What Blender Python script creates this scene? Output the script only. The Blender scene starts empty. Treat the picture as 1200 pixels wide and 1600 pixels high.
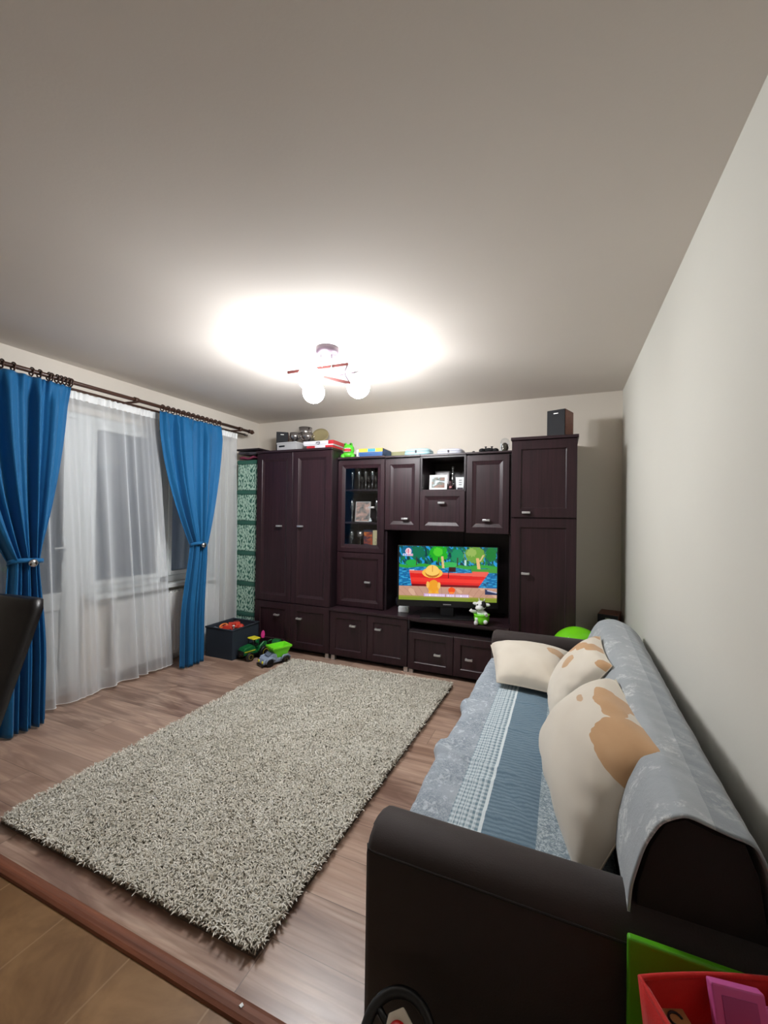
import bpy, math, random
import numpy as np
from mathutils import Vector, Matrix
random.seed(7); np.random.seed(7)
S = bpy.context.scene
COL = S.collection
PI = math.pi

# ------------------------------------------------------------ mesh builder
class MB:
    def __init__(s):
        s.v=[]; s.f=[]; s.mi=[]; s.sm=[]
    def add(s, vs, fs, mi=0, sm=False, T=None):
        b=len(s.v)
        for v in vs:
            v=Vector(v)
            if T is not None: v=T@v
            s.v.append(tuple(v))
        for f in fs:
            s.f.append(tuple(b+i for i in f)); s.mi.append(mi); s.sm.append(sm)
        return s
    def box(s,x0,x1,y0,y1,z0,z1,mi=0,T=None):
        return s.add([(x0,y0,z0),(x1,y0,z0),(x1,y1,z0),(x0,y1,z0),(x0,y0,z1),(x1,y0,z1),(x1,y1,z1),(x0,y1,z1)],
              [(0,3,2,1),(4,5,6,7),(0,1,5,4),(1,2,6,5),(2,3,7,6),(3,0,4,7)],mi,False,T)
    def grid(s,P,mi=0,sm=True,closed_u=False,closed_v=False,T=None):
        n=len(P); m=len(P[0]); vs=[p for r in P for p in r]; fs=[]
        for i in range(n if closed_u else n-1):
            for j in range(m if closed_v else m-1):
                a=i*m+j; b=i*m+(j+1)%m; c=((i+1)%n)*m+(j+1)%m; d=((i+1)%n)*m+j
                fs.append((a,b,c,d))
        return s.add(vs,fs,mi,sm,T)
    def lathe(s,prof,seg=24,mi=0,sm=True,T=None,cap=True):
        P=[[(r*math.cos(2*PI*k/seg),r*math.sin(2*PI*k/seg),z) for k in range(seg)] for r,z in prof]
        s.grid(P,mi,sm,False,True,T)
        if cap:
            for row in (P[0],P[-1]):
                if math.hypot(row[0][0],row[0][1])>1e-5: s.add(row,[tuple(range(seg))],mi,False,T)
        return s
    def sphere(s,c,r,seg=20,rings=12,mi=0,sc=(1,1,1),T=None):
        P=[]
        for i in range(rings+1):
            a=-PI/2+PI*i/rings
            P.append([(c[0]+sc[0]*r*math.cos(a)*math.cos(2*PI*k/seg),c[1]+sc[1]*r*math.cos(a)*math.sin(2*PI*k/seg),c[2]+sc[2]*r*math.sin(a)) for k in range(seg)])
        return s.grid(P,mi,True,False,True,T)
    def tube(s,pts,r,seg=10,mi=0,closed=False,T=None,cap=True):
        pts=[Vector(p) for p in pts]; n=len(pts); P=[]; prev=None
        for i,p in enumerate(pts):
            a=pts[(i-1)%n] if (closed or i>0) else p; b=pts[(i+1)%n] if (closed or i<n-1) else p
            t=(b-a).normalized()
            if prev is None:
                u=t.orthogonal().normalized()
            else:
                u=(prev-t*prev.dot(t)).normalized()
            prev=u; w=t.cross(u); rr=r[i] if isinstance(r,(list,tuple)) else r
            P.append([p+rr*(math.cos(2*PI*k/seg)*u+math.sin(2*PI*k/seg)*w) for k in range(seg)])
        s.grid(P,mi,True,closed,True,T)
        if cap and not closed:
            s.add(P[0],[tuple(range(seg))],mi,False,T); s.add(P[-1],[tuple(range(seg))],mi,False,T)
        return s
    def prism(s,poly,axis,a0,a1,mi=0,T=None,sm=False):
        n=len(poly)
        def mk(p,a):
            return (a,p[0],p[1]) if axis=='x' else (p[0],a,p[1]) if axis=='y' else (p[0],p[1],a)
        vs=[mk(p,a0) for p in poly]+[mk(p,a1) for p in poly]
        s.add(vs,[tuple(range(n)),tuple(range(2*n-1,n-1,-1))],mi,False,T)
        return s.add(vs,[(i,(i+1)%n,n+(i+1)%n,n+i) for i in range(n)],mi,sm,T)
    def mesh(s,name,mats):
        me=bpy.data.meshes.new(name); me.from_pydata(s.v,[],s.f)
        for m in (mats if isinstance(mats,(list,tuple)) else [mats]): me.materials.append(m)
        me.polygons.foreach_set('material_index',s.mi); me.polygons.foreach_set('use_smooth',s.sm)
        me.update()
        import bmesh
        bm=bmesh.new(); bm.from_mesh(me); bmesh.ops.remove_doubles(bm,verts=bm.verts,dist=1e-6)
        bmesh.ops.recalc_face_normals(bm,faces=bm.faces); bm.to_mesh(me); bm.free()
        return me
def obj(name,mb,mat,parent=None,bevel=0,seg=2,label=None,world=False,subsurf=0,solid=0,loc=None):
    me=mb.mesh(name,mat) if isinstance(mb,MB) else mb
    o=bpy.data.objects.new(name,me); COL.objects.link(o)
    if loc: o.location=loc
    if parent:
        o.parent=parent
        if world: o.matrix_parent_inverse=Matrix.Translation(-Vector(parent.location))
    if solid: m=o.modifiers.new('solid','SOLIDIFY'); m.thickness=solid; m.offset=0
    if bevel: m=o.modifiers.new('bevel','BEVEL'); m.width=bevel; m.segments=seg; m.limit_method='ANGLE'; m.angle_limit=math.radians(40)
    if subsurf: m=o.modifiers.new('sub','SUBSURF'); m.levels=m.render_levels=subsurf
    if label: o['label']=label
    return o
def tag(o,label=None,cat=None,group=None,kind=None):
    if label: o['label']=label
    if cat: o['category']=cat
    if group: o['group']=group
    if kind: o['kind']=kind
    return o
def thing(name,label,cat,loc=(0,0,0),rz=0,group=None):
    o=bpy.data.objects.new(name,None); COL.objects.link(o); o.location=loc; o.rotation_euler=(0,0,rz)
    o.empty_display_size=.05
    return tag(o,label,cat,group)
def children(o): return [c for c in COL.objects if c.parent==o]
def copy_tree(o,parent=None):
    c=o.copy(); COL.objects.link(c)
    if parent: c.parent=parent
    for ch in children(o): copy_tree(ch,c)
    return c
def TR(loc=(0,0,0),rz=0,rx=0,ry=0,sc=1):
    return Matrix.Translation(loc)@Matrix.Rotation(rz,4,'Z')@Matrix.Rotation(ry,4,'Y')@Matrix.Rotation(rx,4,'X')@Matrix.Scale(sc,4)

# ------------------------------------------------------------ materials
class NT:
    def __init__(s,name):
        s.m=bpy.data.materials.new(name); s.m.use_nodes=True; s.t=s.m.node_tree; s.t.nodes.clear()
        s.out=s.t.nodes.new('ShaderNodeOutputMaterial')
    def n(s,typ,ins=None,**props):
        nd=s.t.nodes.new(typ)
        for k,v in props.items(): setattr(nd,k,v)
        for k,v in (ins or {}).items():
            if hasattr(v,'is_output') or hasattr(v,'links'): s.t.links.new(v,nd.inputs[k])
            else: nd.inputs[k].default_value=v
        return nd
    def math(s,op,a,b=0.0,c=None,clamp=False):
        ins={0:a,1:b}
        if c is not None: ins[2]=c
        return s.n('ShaderNodeMath',ins,operation=op,use_clamp=clamp).outputs[0]
    def mix(s,f,a,b,blend='MIX'):
        nd=s.n('ShaderNodeMix',{},data_type='RGBA',blend_type=blend)
        for k,v in ((0,f),(6,a),(7,b)):
            if hasattr(v,'links'): s.t.links.new(v,nd.inputs[k])
            else: nd.inputs[k].default_value=(v if k==0 else (tuple(v)+(1,))[:4])
        return nd.outputs[2]
    def coord(s,w='Object'): return s.n('ShaderNodeTexCoord').outputs[w]
    def mapv(s,v,sc=(1,1,1),loc=(0,0,0),rot=(0,0,0)): return s.n('ShaderNodeMapping',{'Vector':v,'Scale':sc,'Location':loc,'Rotation':rot}).outputs[0]
    def noise(s,v,scale=5,detail=3,rough=.5,dist=0,out='Fac'): return s.n('ShaderNodeTexNoise',{'Vector':v,'Scale':scale,'Detail':detail,'Roughness':rough,'Distortion':dist}).outputs[out]
    def ramp(s,f,stops,interp='LINEAR'):
        nd=s.n('ShaderNodeValToRGB',{'Fac':f}); cr=nd.color_ramp; cr.interpolation=interp
        while len(cr.elements)<len(stops): cr.elements.new(.5)
        for e,(p,c) in zip(cr.elements,stops):
            e.position=p; e.color=(c,c,c,1) if isinstance(c,(int,float)) else tuple(c)+(1,)
        return nd.outputs[0]
    def bump(s,h,strength=.3,dist=.01): return s.n('ShaderNodeBump',{'Height':h,'Strength':strength,'Distance':dist}).outputs[0]
    def pbr(s,color,rough=.5,metal=0,normal=None,spec=.5,coat=0,sheen=0,trans=0,emit=None,estr=0,sss=0):
        nd=s.n('ShaderNodeBsdfPrincipled')
        def st(k,v):
            if v is None: return
            if hasattr(v,'links'): s.t.links.new(v,nd.inputs[k])
            else: nd.inputs[k].default_value=(tuple(v)+(1,))[:4] if isinstance(v,(tuple,list)) else v
        st('Base Color',color); st('Roughness',rough); st('Metallic',metal); st('Normal',normal); st('Specular IOR Level',spec)
        st('Coat Weight',coat); st('Sheen Weight',sheen); st('Transmission Weight',trans)
        if emit is not None: st('Emission Color',emit); st('Emission Strength',estr)
        s.t.links.new(nd.outputs[0],s.out.inputs[0]); return s.m
    def done(s,sh): s.t.links.new(sh,s.out.inputs[0]); return s.m
def rgb(r,g,b):
    f=lambda c:(c/255/12.92) if c/255<=.04045 else ((c/255+.055)/1.055)**2.4
    return (f(r),f(g),f(b))
def simple(name,c,rough=.5,metal=0,spec=.5,var=.12,scale=8,bump=0,bscale=60,coat=0,sheen=0):
    t=NT(name); co=t.coord(); n=t.noise(co,scale,3)
    col=t.mix(n,tuple(x*(1-var) for x in c),tuple(min(1,x*(1+var)) for x in c))
    nm=t.bump(t.noise(co,bscale,2),bump,.004) if bump else None
    return t.pbr(col,rough,metal,nm,spec,coat,sheen)

def m_wood(name,c0,c1,axis='z',rough=.38,scale=1):
    t=NT(name); co=t.coord()
    sc={'z':(60,60,2.2),'x':(2.2,60,60),'y':(60,2.2,60)}[axis]
    n=t.noise(t.mapv(co,tuple(x*scale for x in sc)),1,4,.6)
    n2=t.noise(co,2.5,2)
    col=t.mix(t.ramp(n,[(.35,0.),(.7,1.)]),c0,c1); col=t.mix(t.math('MULTIPLY',n2,.35),col,c0)
    return t.pbr(col,rough,0,t.bump(n,.12,.002),.45)
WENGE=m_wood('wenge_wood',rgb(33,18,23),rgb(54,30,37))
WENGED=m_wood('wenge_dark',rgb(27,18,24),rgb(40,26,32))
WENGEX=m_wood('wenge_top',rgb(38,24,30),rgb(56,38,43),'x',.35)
SILVER=simple('brushed_metal',rgb(205,205,205),.32,.75,var=.05)
CHROME=simple('chrome',rgb(200,200,200),.15,1,var=.03)
BLACK=simple('black_plastic',rgb(16,16,18),.35)
BLACKM=simple('matte_black',rgb(14,14,18),.8)
WHITE=simple('white_plastic',rgb(225,228,228),.4,var=.03)
PVC=simple('white_pvc',rgb(222,226,226),.35,var=.03)
RADW=simple('radiator_white',rgb(232,232,230),.35,var=.02)
def m_wall(name,c,stripe=0):
    t=NT(name); co=t.coord(); n=t.noise(co,1.2,3); f=t.noise(co,90,3)
    col=t.mix(n,tuple(x*.96 for x in c),tuple(x*1.03 for x in c))
    return t.pbr(col,.85,0,t.bump(f,.12,.002),.2)
WALL=m_wall('cream_wall_paint',rgb(222,214,203))
WALLR=m_wall('side_wall_paint',rgb(218,216,207))
CEIL=m_wall('ceiling_paint',rgb(222,214,206))
def m_floor():
    t=NT('laminate_planks'); co=t.coord(); sp=t.n('ShaderNodeSeparateXYZ',{0:co}); X,Y=sp.outputs[0],sp.outputs[1]
    r=t.math('DIVIDE',t.math('SUBTRACT',Y,.957),.193); row=t.math('FLOOR',r); fr=t.math('FRACT',r)
    u=t.math('DIVIDE',t.math('ADD',t.math('ADD',X,.873),t.math('MULTIPLY',row,.47)),1.29); pl=t.math('FLOOR',u); fu=t.math('FRACT',u)
    cb=t.n('ShaderNodeCombineXYZ',{0:row,1:pl,2:3.3}).outputs[0]
    wn=t.n('ShaderNodeTexWhiteNoise',{'Vector':cb},noise_dimensions='3D'); rv=wn.outputs['Value']
    off=t.n('ShaderNodeVectorMath',{0:co,1:wn.outputs['Color']},operation='ADD').outputs[0]
    off=t.n('ShaderNodeVectorMath',{0:co,1:t.n('ShaderNodeVectorMath',{0:wn.outputs['Color'],3:9.0},operation='SCALE').outputs[0]},operation='ADD').outputs[0]
    g1=t.noise(t.mapv(off,(2.2,34,1)),1,5,.62,.4)
    g2=t.noise(t.mapv(off,(1.0,5.0,1)),1.4,3,.5,1.5)
    wv=t.n('ShaderNodeTexWave',{'Vector':t.mapv(off,(.8,5.0,1)),'Scale':2.2,'Distortion':9.0,'Detail':2.0,'Detail Scale':.9},wave_type='BANDS',bands_direction='Y').outputs['Fac']
    col=t.mix(t.ramp(g1,[(.3,0.),(.72,1.)]),rgb(146,114,98),rgb(190,166,148))
    col=t.mix(t.math('MULTIPLY',t.ramp(g2,[(.42,0.),(.62,1.)]),.85),col,rgb(108,79,66))
    col=t.mix(t.math('MULTIPLY',t.ramp(wv,[(.0,1.),(.3,0.)]),.30),col,rgb(100,74,61))
    col=t.mix(t.math('MULTIPLY',rv,.4),col,rgb(198,168,148))
    s1=t.math('LESS_THAN',t.math('MINIMUM',fr,t.math('SUBTRACT',1.0,fr)),.008)
    s2=t.math('LESS_THAN',t.math('MINIMUM',fu,t.math('SUBTRACT',1.0,fu)),.0013)
    sm=t.math('MAXIMUM',s1,s2); col=t.mix(t.math('MULTIPLY',sm,.55),col,rgb(60,46,40))
    ro=t.math('ADD',.24,t.math('MULTIPLY',g1,.14))
    return t.pbr(col,ro,0,t.bump(t.math('SUBTRACT',t.math('MULTIPLY',g1,.3),sm),.15,.0015),.5)
FLOOR=m_floor()
def m_tile():
    t=NT('brown_tiles'); co=t.coord(); sp=t.n('ShaderNodeSeparateXYZ',{0:co}); X,Y=sp.outputs[0],sp.outputs[1]
    fx=t.math('FRACT',t.math('DIVIDE',t.math('ADD',X,.91+3.3),.33)); fy=t.math('FRACT',t.math('DIVIDE',t.math('ADD',Y,-.93+3.3),.33))
    e=t.math('MINIMUM',t.math('MINIMUM',fx,t.math('SUBTRACT',1.0,fx)),t.math('MINIMUM',fy,t.math('SUBTRACT',1.0,fy)))
    g=t.math('LESS_THAN',e,.009)
    n=t.noise(co,4,5,.6,.6); col=t.mix(t.ramp(n,[(.3,0.),(.7,1.)]),rgb(98,68,38),rgb(146,112,74))
    col=t.mix(t.math('MULTIPLY',g,.5),col,rgb(160,132,100))
    return t.pbr(col,.42,0,t.bump(g,-.2,.001),.4)
TILE=m_tile()
OAK=m_wood('threshold_wood',rgb(98,54,34),rgb(134,80,54),'x',.62)
def m_fabric(name,c,rough=.85,var=.15,wscale=500,bump=.25,sheen=.2,big=None):
    t=NT(name); co=t.coord(); n=t.noise(co,4,3); w=t.noise(co,wscale,1)
    col=t.mix(n,tuple(x*(1-var) for x in c),tuple(min(1,x*(1+var)) for x in c))
    h=w
    if big: h=t.math('ADD',t.math('MULTIPLY',w,.3),t.math('MULTIPLY',t.noise(co,big,3),1.2))
    return t.pbr(col,rough,0,t.bump(h,bump,.004),.25,0,sheen)
BLUE=m_fabric('blue_curtain_cloth',rgb(18,98,150),.62,.08,700,.12,.15)
SOFA=m_fabric('dark_brown_suede',rgb(52,44,43),.72,.10,300,.1,.12)
SOFAD=m_fabric('dark_upholstery',rgb(34,28,27),.8,.08,300,.1,.08)
LEATHER=simple('black_leather',rgb(15,11,13),.36,var=.1,bump=.12,bscale=220)
def m_sheer():
    t=NT('white_sheer'); co=t.coord()
    d=t.n('ShaderNodeBsdfDiffuse',{'Color':rgb(240,244,248)+(1,)}).outputs[0]
    tl=t.n('ShaderNodeBsdfTranslucent',{'Color':rgb(226,230,232)+(1,)}).outputs[0]
    a=t.n('ShaderNodeMixShader',{0:.3,1:d,2:tl}).outputs[0]
    tr=t.n('ShaderNodeBsdfTransparent',{'Color':(1,1,1,1)}).outputs[0]
    lw=t.n('ShaderNodeLayerWeight',{'Blend':.5}).outputs['Facing']
    f=t.math('ADD',.44,t.math('MULTIPLY',t.math('POWER',lw,1.4),.5),clamp=True)
    return t.done(t.n('ShaderNodeMixShader',{0:f,1:tr,2:a}).outputs[0])
SHEER=m_sheer()
SHEERT=simple('sheer_tape',rgb(236,238,238),.8,var=.06,scale=60)
def m_glass(name,tint=(1,1,1),refl=.08,rough=.02,fm=.6):
    t=NT(name)
    g=t.n('ShaderNodeBsdfGlossy',{'Color':(1,1,1,1),'Roughness':rough}).outputs[0]
    tr=t.n('ShaderNodeBsdfTransparent',{'Color':tuple(tint)+(1,)}).outputs[0]
    lw=t.n('ShaderNodeLayerWeight',{'Blend':.35}).outputs['Fresnel']
    f=t.math('ADD',refl,t.math('MULTIPLY',lw,fm),clamp=True)
    return t.done(t.n('ShaderNodeMixShader',{0:f,1:tr,2:g}).outputs[0])
GLASS=m_glass('clear_glass',(.93,.95,.96),.02,.02,.10)
GWARE=m_glass('glassware',(.84,.88,.9),.26,.08)
WGLASS=m_glass('window_glass',(.75,.8,.85),.08)
def m_emit(name,c,s):
    t=NT(name); return t.done(t.n('ShaderNodeEmission',{'Color':tuple(c)+(1,),'Strength':s}).outputs[0])
LAMP=m_emit('lit_globe_glass',(.965,.98,1.0),158.0)

# ------------------------------------------------------------ room constants
XL,XR,YB,YN,H=-3.46,.457,4.12,-1.6,2.517

def struct(name,mb,m,**k):
    o=obj(name,mb,m,**k); o['kind']='structure'; return o
struct('floor',MB().box(XL-.15,XR+.1,.955,YB+.1,-.06,0),FLOOR)
struct('floor_tiles',MB().box(XL-.15,XR+.1,YN-.1,.955,-.06,-.001),TILE)
b=MB(); b.prism([(.918,0),(.922,.008),(.932,.013),(.944,.015),(.958,.014),(.970,.009),(.976,0)],'x',XL,XR)
struct('trim_1',b,OAK,bevel=.001)
struct('ceiling',MB().box(XL-.15,XR+.1,YN-.1,YB+.1,H,H+.1),CEIL)
struct('wall_back',MB().box(XL-.15,XR+.1,YB,YB+.1,0,H),WALL)
struct('wall_right',MB().box(XR,XR+.1,YN-.1,YB,0,H),WALLR)
struct('wall_front',MB().box(XL-.15,XR+.1,YN-.1,YN,0,H),WALL)
# left wall with door and window openings
D0,D1,W0,W1=1.16,2.10,2.10,3.50
WZ0,WZ1=.74,2.17
b=MB()
for y0,y1,z0,z1 in ((YN-.1,D0,0,H),(D0,W1,WZ1,H),(W0,W1,0,WZ0),(W1,YB,0,H)):
    b.box(XL-.15,XL,y0,y1,z0,z1)
struct('wall_left',b,WALL)
def frame_box(b,y0,y1,z0,z1,w,x0,x1):
    b.box(x0,x1,y0,y0+w,z0,z1); b.box(x0,x1,y1-w,y1,z0,z1); b.box(x0,x1,y0+w,y1-w,z0,z0+w); b.box(x0,x1,y0+w,y1-w,z1-w,z1)
d=thing('door_1','white balcony door with a tall pane above a lower panel','door',(XL-.06,(D0+D1)/2,0)); d['kind']='structure'
b=MB(); frame_box(b,D0,D1-.001,.0,WZ1,.045,XL-.10,XL-.03); obj('door_frame',b,PVC,d,world=True,bevel=.004)
b=MB(); y0,y1=D0+.045,D1-.047
b.box(XL-.09,XL-.015,y0,y0+.085,.05,WZ1-.05); b.box(XL-.09,XL-.015,y1-.10,y1,.05,WZ1-.05)
for z0,z1 in ((.05,.20),(.66,.79),(2.06,WZ1-.05)): b.box(XL-.09,XL-.015,y0+.085,y1-.10,z0,z1)
lf=obj('door_leaf',b,PVC,d,world=True,bevel=.006)
obj('door_panel',MB().box(XL-.06,XL-.035,y0+.085,y1-.10,.20,.66),PVC,d,world=True)
obj('door_glass',MB().box(XL-.056,XL-.046,y0+.085,y1-.10,.79,2.06),WGLASS,d,world=True)
b=MB(); b.box(XL-.015,XL-.003,1.955,1.985,1.03,1.17); b.tube([(XL-.01,1.97,1.13),(XL+.035,1.97,1.13),(XL+.04,1.96,1.13),(XL+.04,1.87,1.128)],.009)
obj('door_handle',b,WHITE,d,world=True,bevel=.002)
w=thing('window_1','white framed night window above the radiator','window',(XL-.06,(W0+W1)/2,WZ0)); w['kind']='structure'
b=MB(); frame_box(b,W0,W1,WZ0,WZ1,.06,XL-.10,XL-.03); b.box(XL-.10,XL-.03,2.80,2.88,WZ0,WZ1); obj('window_frame',b,PVC,w,world=True,bevel=.004)
b=MB(); frame_box(b,2.16,2.80,WZ0+.06,WZ1-.06,.04,XL-.085,XL-.02); frame_box(b,2.88,3.44,WZ0+.06,WZ1-.06,.04,XL-.085,XL-.02)
obj('window_sash',b,PVC,w,world=True,bevel=.005)
for a,c in ((2.2,2.76),(2.92,3.40)): obj('window_pane',MB().box(XL-.06,XL-.05,a,c,WZ0+.10,WZ1-.10),WGLASS,w,world=True)
obj('window_sill',MB().box(XL-.03,XL+.10,W0+.02,W1-.02,WZ0-.035,WZ0),PVC,w,world=True,bevel=.006)
b=MB()
for a,c in ((YN,D0),(D1,YB)): b.box(XL,XL+.012,a,c,0,.06)
struct('baseboard_left',b,PVC,bevel=.003)

# radiator
r=thing('radiator','white ribbed panel radiator below the window, behind the sheer curtain','radiator',(XL+.06,2.8,.08))
b=MB(); b.box(XL+.04,XL+.115,2.30,3.36,.09,.66)
for k in range(26):
    y=2.33+k*.04; b.box(XL+.115,XL+.119,y,y+.02,.12,.63)
obj('panel',b,RADW,r,world=True,bevel=.004)
b=MB()
for k in range(34): y=2.315+k*.0305; b.box(XL+.045,XL+.11,y,y+.014,.66,.672)
obj('top_grille',b,RADW,r,world=True)
b=MB(); 
for y in (2.26,): b.tube([(XL+.07,y,.0),(XL+.07,y,.13),(XL+.07,2.31,.13)],.009)
b.tube([(XL+.07,2.255,.12),(XL+.07,2.225,.12)],.02,12)
obj('valve_pipe',b,WHITE,r,world=True)
for y in (2.5,3.2): obj('bracket',MB().box(XL+.0005,XL+.04,y,y+.03,.3,.5),RADW,r,world=True)

# ------------------------------------------------------------ curtains
RODW=simple('rod_brown',rgb(70,46,36),.35,var=.2,scale=30)
RX,RZ=-3.215,2.318
rod=thing('curtain_rod','dark brown double curtain rod with turned finials above the window','curtain rod',(XL,2.5,RZ))
b=MB(); b.tube([(RX,-.2,RZ),(RX,3.66,RZ)],.015,14); obj('front_pole',b,RODW,rod,world=True)
b=MB(); b.tube([(RX-.085,-.2,RZ-.025),(RX-.085,3.68,RZ-.025)],.009,12); obj('rear_pole',b,RODW,rod,world=True)
T=Matrix.Translation((RX,3.66,RZ))@Matrix.Rotation(-PI/2,4,'X')
obj('finial',MB().lathe([(.015,0),(.022,.004),(.022,.012),(.012,.02),(.013,.03),(.024,.045),(.024,.058),(.012,.075),(.006,.09),(0,.096)],16,T=T),RODW,rod,world=True)
T=Matrix.Translation((RX-.085,3.68,RZ-.025))@Matrix.Rotation(-PI/2,4,'X')
obj('finial',MB().lathe([(.009,0),(.014,.004),(.014,.02),(.005,.035),(.012,.05),(0,.065)],14,T=T),CHROME,rod,world=True)
for y in (.2,2.33,3.53):
    b=MB(); b.tube([(XL,y,RZ-.005),(RX+.005,y,RZ-.018)],.009,10); b.tube([(RX,y-.018,RZ),(RX,y+.018,RZ)],.021,14)
    T=Matrix.Translation((XL,y,RZ-.005))@Matrix.Rotation(PI/2,4,'Y'); b.lathe([(.03,0),(.03,.008),(.012,.014)],16,T=T)
    obj('bracket',b,RODW,rod,world=True)

def foldfun(n,seed,sharp=.6):
    rs=random.Random(seed); ph=[rs.uniform(0,2*PI) for _ in range(4)]
    def f(u):
        w=u+.035*math.sin(2*PI*u*2.3+ph[0])+.02*math.sin(2*PI*u*5.1+ph[1])
        a=math.sin(2*PI*n*w+ph[2]); a=math.copysign(abs(a)**sharp,a)
        return a*(.75+.25*math.sin(2*PI*u*3.7+ph[3]))
    return f
def cloth(yL,yR,zt,zb,x0,amp,n,seed,NU=220,NV=70,sharp=.7,hem=None,zpow=1):
    ff=foldfun(n,seed,sharp); f2=foldfun(n*2.1,seed+1,1)
    P=[]
    for j in range(NV+1):
        t=j/NV; z=zt+(zb-zt)*t; row=[]
        a=amp(z); l,r=yL(z),yR(z)
        for i in range(NU+1):
            u=i/NU
            k=max(0,(z-(zt-.14))/.14)
            x=x0(z)+a*(ff(u)*(1-.75*k)+.35*f2(u)*(.3+.7*k))
            y=l+(r-l)*u
            zz=z
            if hem and t>.9: zz=z+hem*ff(u)*(t-.9)*10
            row.append((x,y,zz))
        P.append(row)
    b=MB(); b.grid(P,0,True); return b
def lerp(a,b,t): return a+(b-a)*t
def smooth(t): t=max(0,min(1,t)); return t*t*(3-2*t)
def tied(yt,ytie,yb,ztop,ztie,p):
    def g(z):
        if z>=ztie:
            t=(ztop-z)/(ztop-ztie); return lerp(yt,ytie,t**p)
        t=(ztie-z)/(ztie); return lerp(ytie,yb,smooth(min(1,t*1.5))**.7 if t>0 else 0)
    return g
def blue_curtain(label,top,tie,bot,ringys,seed,zt=2.285,ztie=1.075,xb=-3.13):
    c=thing('curtain',label,'curtain',(RX,(top[0]+top[1])/2,0),group='blue tied back curtains')
    yL=tied(top[0],tie[0],bot[0],zt,ztie,1.7); yR=tied(top[1],tie[1],bot[1],zt,ztie,1.7)
    def amp(z):
        if z>ztie: t=(zt-z)/(zt-ztie); return lerp(.036,.044,t)
        return lerp(.034,.042,(ztie-z)/ztie)
    def x0(z): return lerp(RX,xb,smooth((zt-z)/zt*1.2))
    m=cloth(yL,yR,zt,.012,x0,amp,5.5,seed,240,90,.75)
    obj('cloth_panel',m,BLUE,c,world=True,solid=.003)
    # tie band
    xm=x0(ztie); yc=(tie[0]+tie[1])/2; w=(tie[1]-tie[0])/2+.006
    pts=[(xm+.050*math.cos(a),yc+w*.97*math.sin(a),ztie+.012*math.cos(a)-.004*math.sin(2*a)) for a in [2*PI*k/28 for k in range(28)]]
    b=MB(); P=[]
    for (x,y,z) in pts: P.append([(x,y,z-.014),(x+.004,y,z),(x,y,z+.014)])
    b.grid(P,0,True,True,False); band=obj('tieback',b,BLUE,c,world=True,solid=.005)
    T=Matrix.Translation((xm+.060,yc+w*.12,ztie-.005))@Matrix.Rotation(PI/2,4,'Y')@Matrix.Rotation(0,4,'Z')
    obj('clasp',MB().lathe([(.0,.016),(.012,.0145),(.022,.009),(.027,.002),(.026,-.004),(0,-.006)],22,T=T),CHROME,band,label='silver dome clasp')
    for y in ringys:
        b=MB(); b.tube([(RX+.0255*math.cos(a),y+.002*math.sin(3*a),RZ-.004+.0255*math.sin(a)) for a in [2*PI*k/18 for k in range(18)]],.0048,8,closed=True)
        b.tube([(RX,y,RZ-.027),(RX,y,RZ-.04)],.003,6)
        obj('ring',b,RODW,c,world=True)
    return c
blue_curtain('blue curtain nearest the black chair, tied back with a silver clasp',(1.12,1.845),(1.47,1.655),(1.43,1.70),[1.44,1.50,1.60,1.645,1.70,1.715,1.75,1.775,1.80,1.825,1.84],3)
blue_curtain('blue curtain hanging nearest the dark toy box, tied back with a silver clasp',(2.555,3.255),(2.855,3.025),(2.745,2.975),[2.575+.0545*k for k in range(13)],11,ztie=1.11)

SX=-3.30
def sheer(label,y0,y1,b0,b1,n,seed,extra=0):
    c=thing('sheer_curtain',label,'curtain',(SX,(y0+y1)/2,0),group='white sheer curtains')
    zt=2.275
    yL=lambda z: lerp(y0,b0,(zt-z)/zt); yR=lambda z: lerp(y1,b1,(zt-z)/zt)
    x0=lambda z: SX+.015*smooth((zt-z)/zt)
    amp=lambda z: lerp(.014,.044,smooth((zt-z)/1.2))
    obj('sheer_panel',cloth(yL,yR,zt-.05,.022,x0,amp,n,seed,300,50,.8,hem=.006),SHEER,c,world=True)
    P=[]; f=foldfun(n*3,seed+5,.8)
    NU=260
    for z in (zt+.005,zt-.01,zt-.03,zt-.05): P.append([(SX+.009*f(i/NU)+.004*(z>zt-.02),y0+(y1-y0)*i/NU,z+.003*math.sin(i*.9)) for i in range(NU+1)])
    b=MB(); b.grid(P,0,True); obj('heading_tape',b,SHEERT,c,world=True,label='gathered white heading tape')
    x0b=x0(.02); ff=foldfun(n,seed,.8); f2=foldfun(n*2.1,seed+1,1)
    pts=[(x0b+amp(.02)*(ff(i/NU)+.35*f2(i/NU)*.3),b0+(b1-b0)*i/NU,.022+.006*ff(i/NU)) for i in range(NU+1)]
    b=MB(); b.tube(pts,.0028,6); obj('hem',b,SHEERT,c,world=True)
    return c
sheer('long white sheer curtain over the balcony door and window, left of the middle blue curtain',1.0,2.60,1.02,2.80,10,21)
sheer('short white sheer curtain between the blue curtain and the green storage boxes',3.03,3.575,2.96,3.585,5,35)

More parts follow.
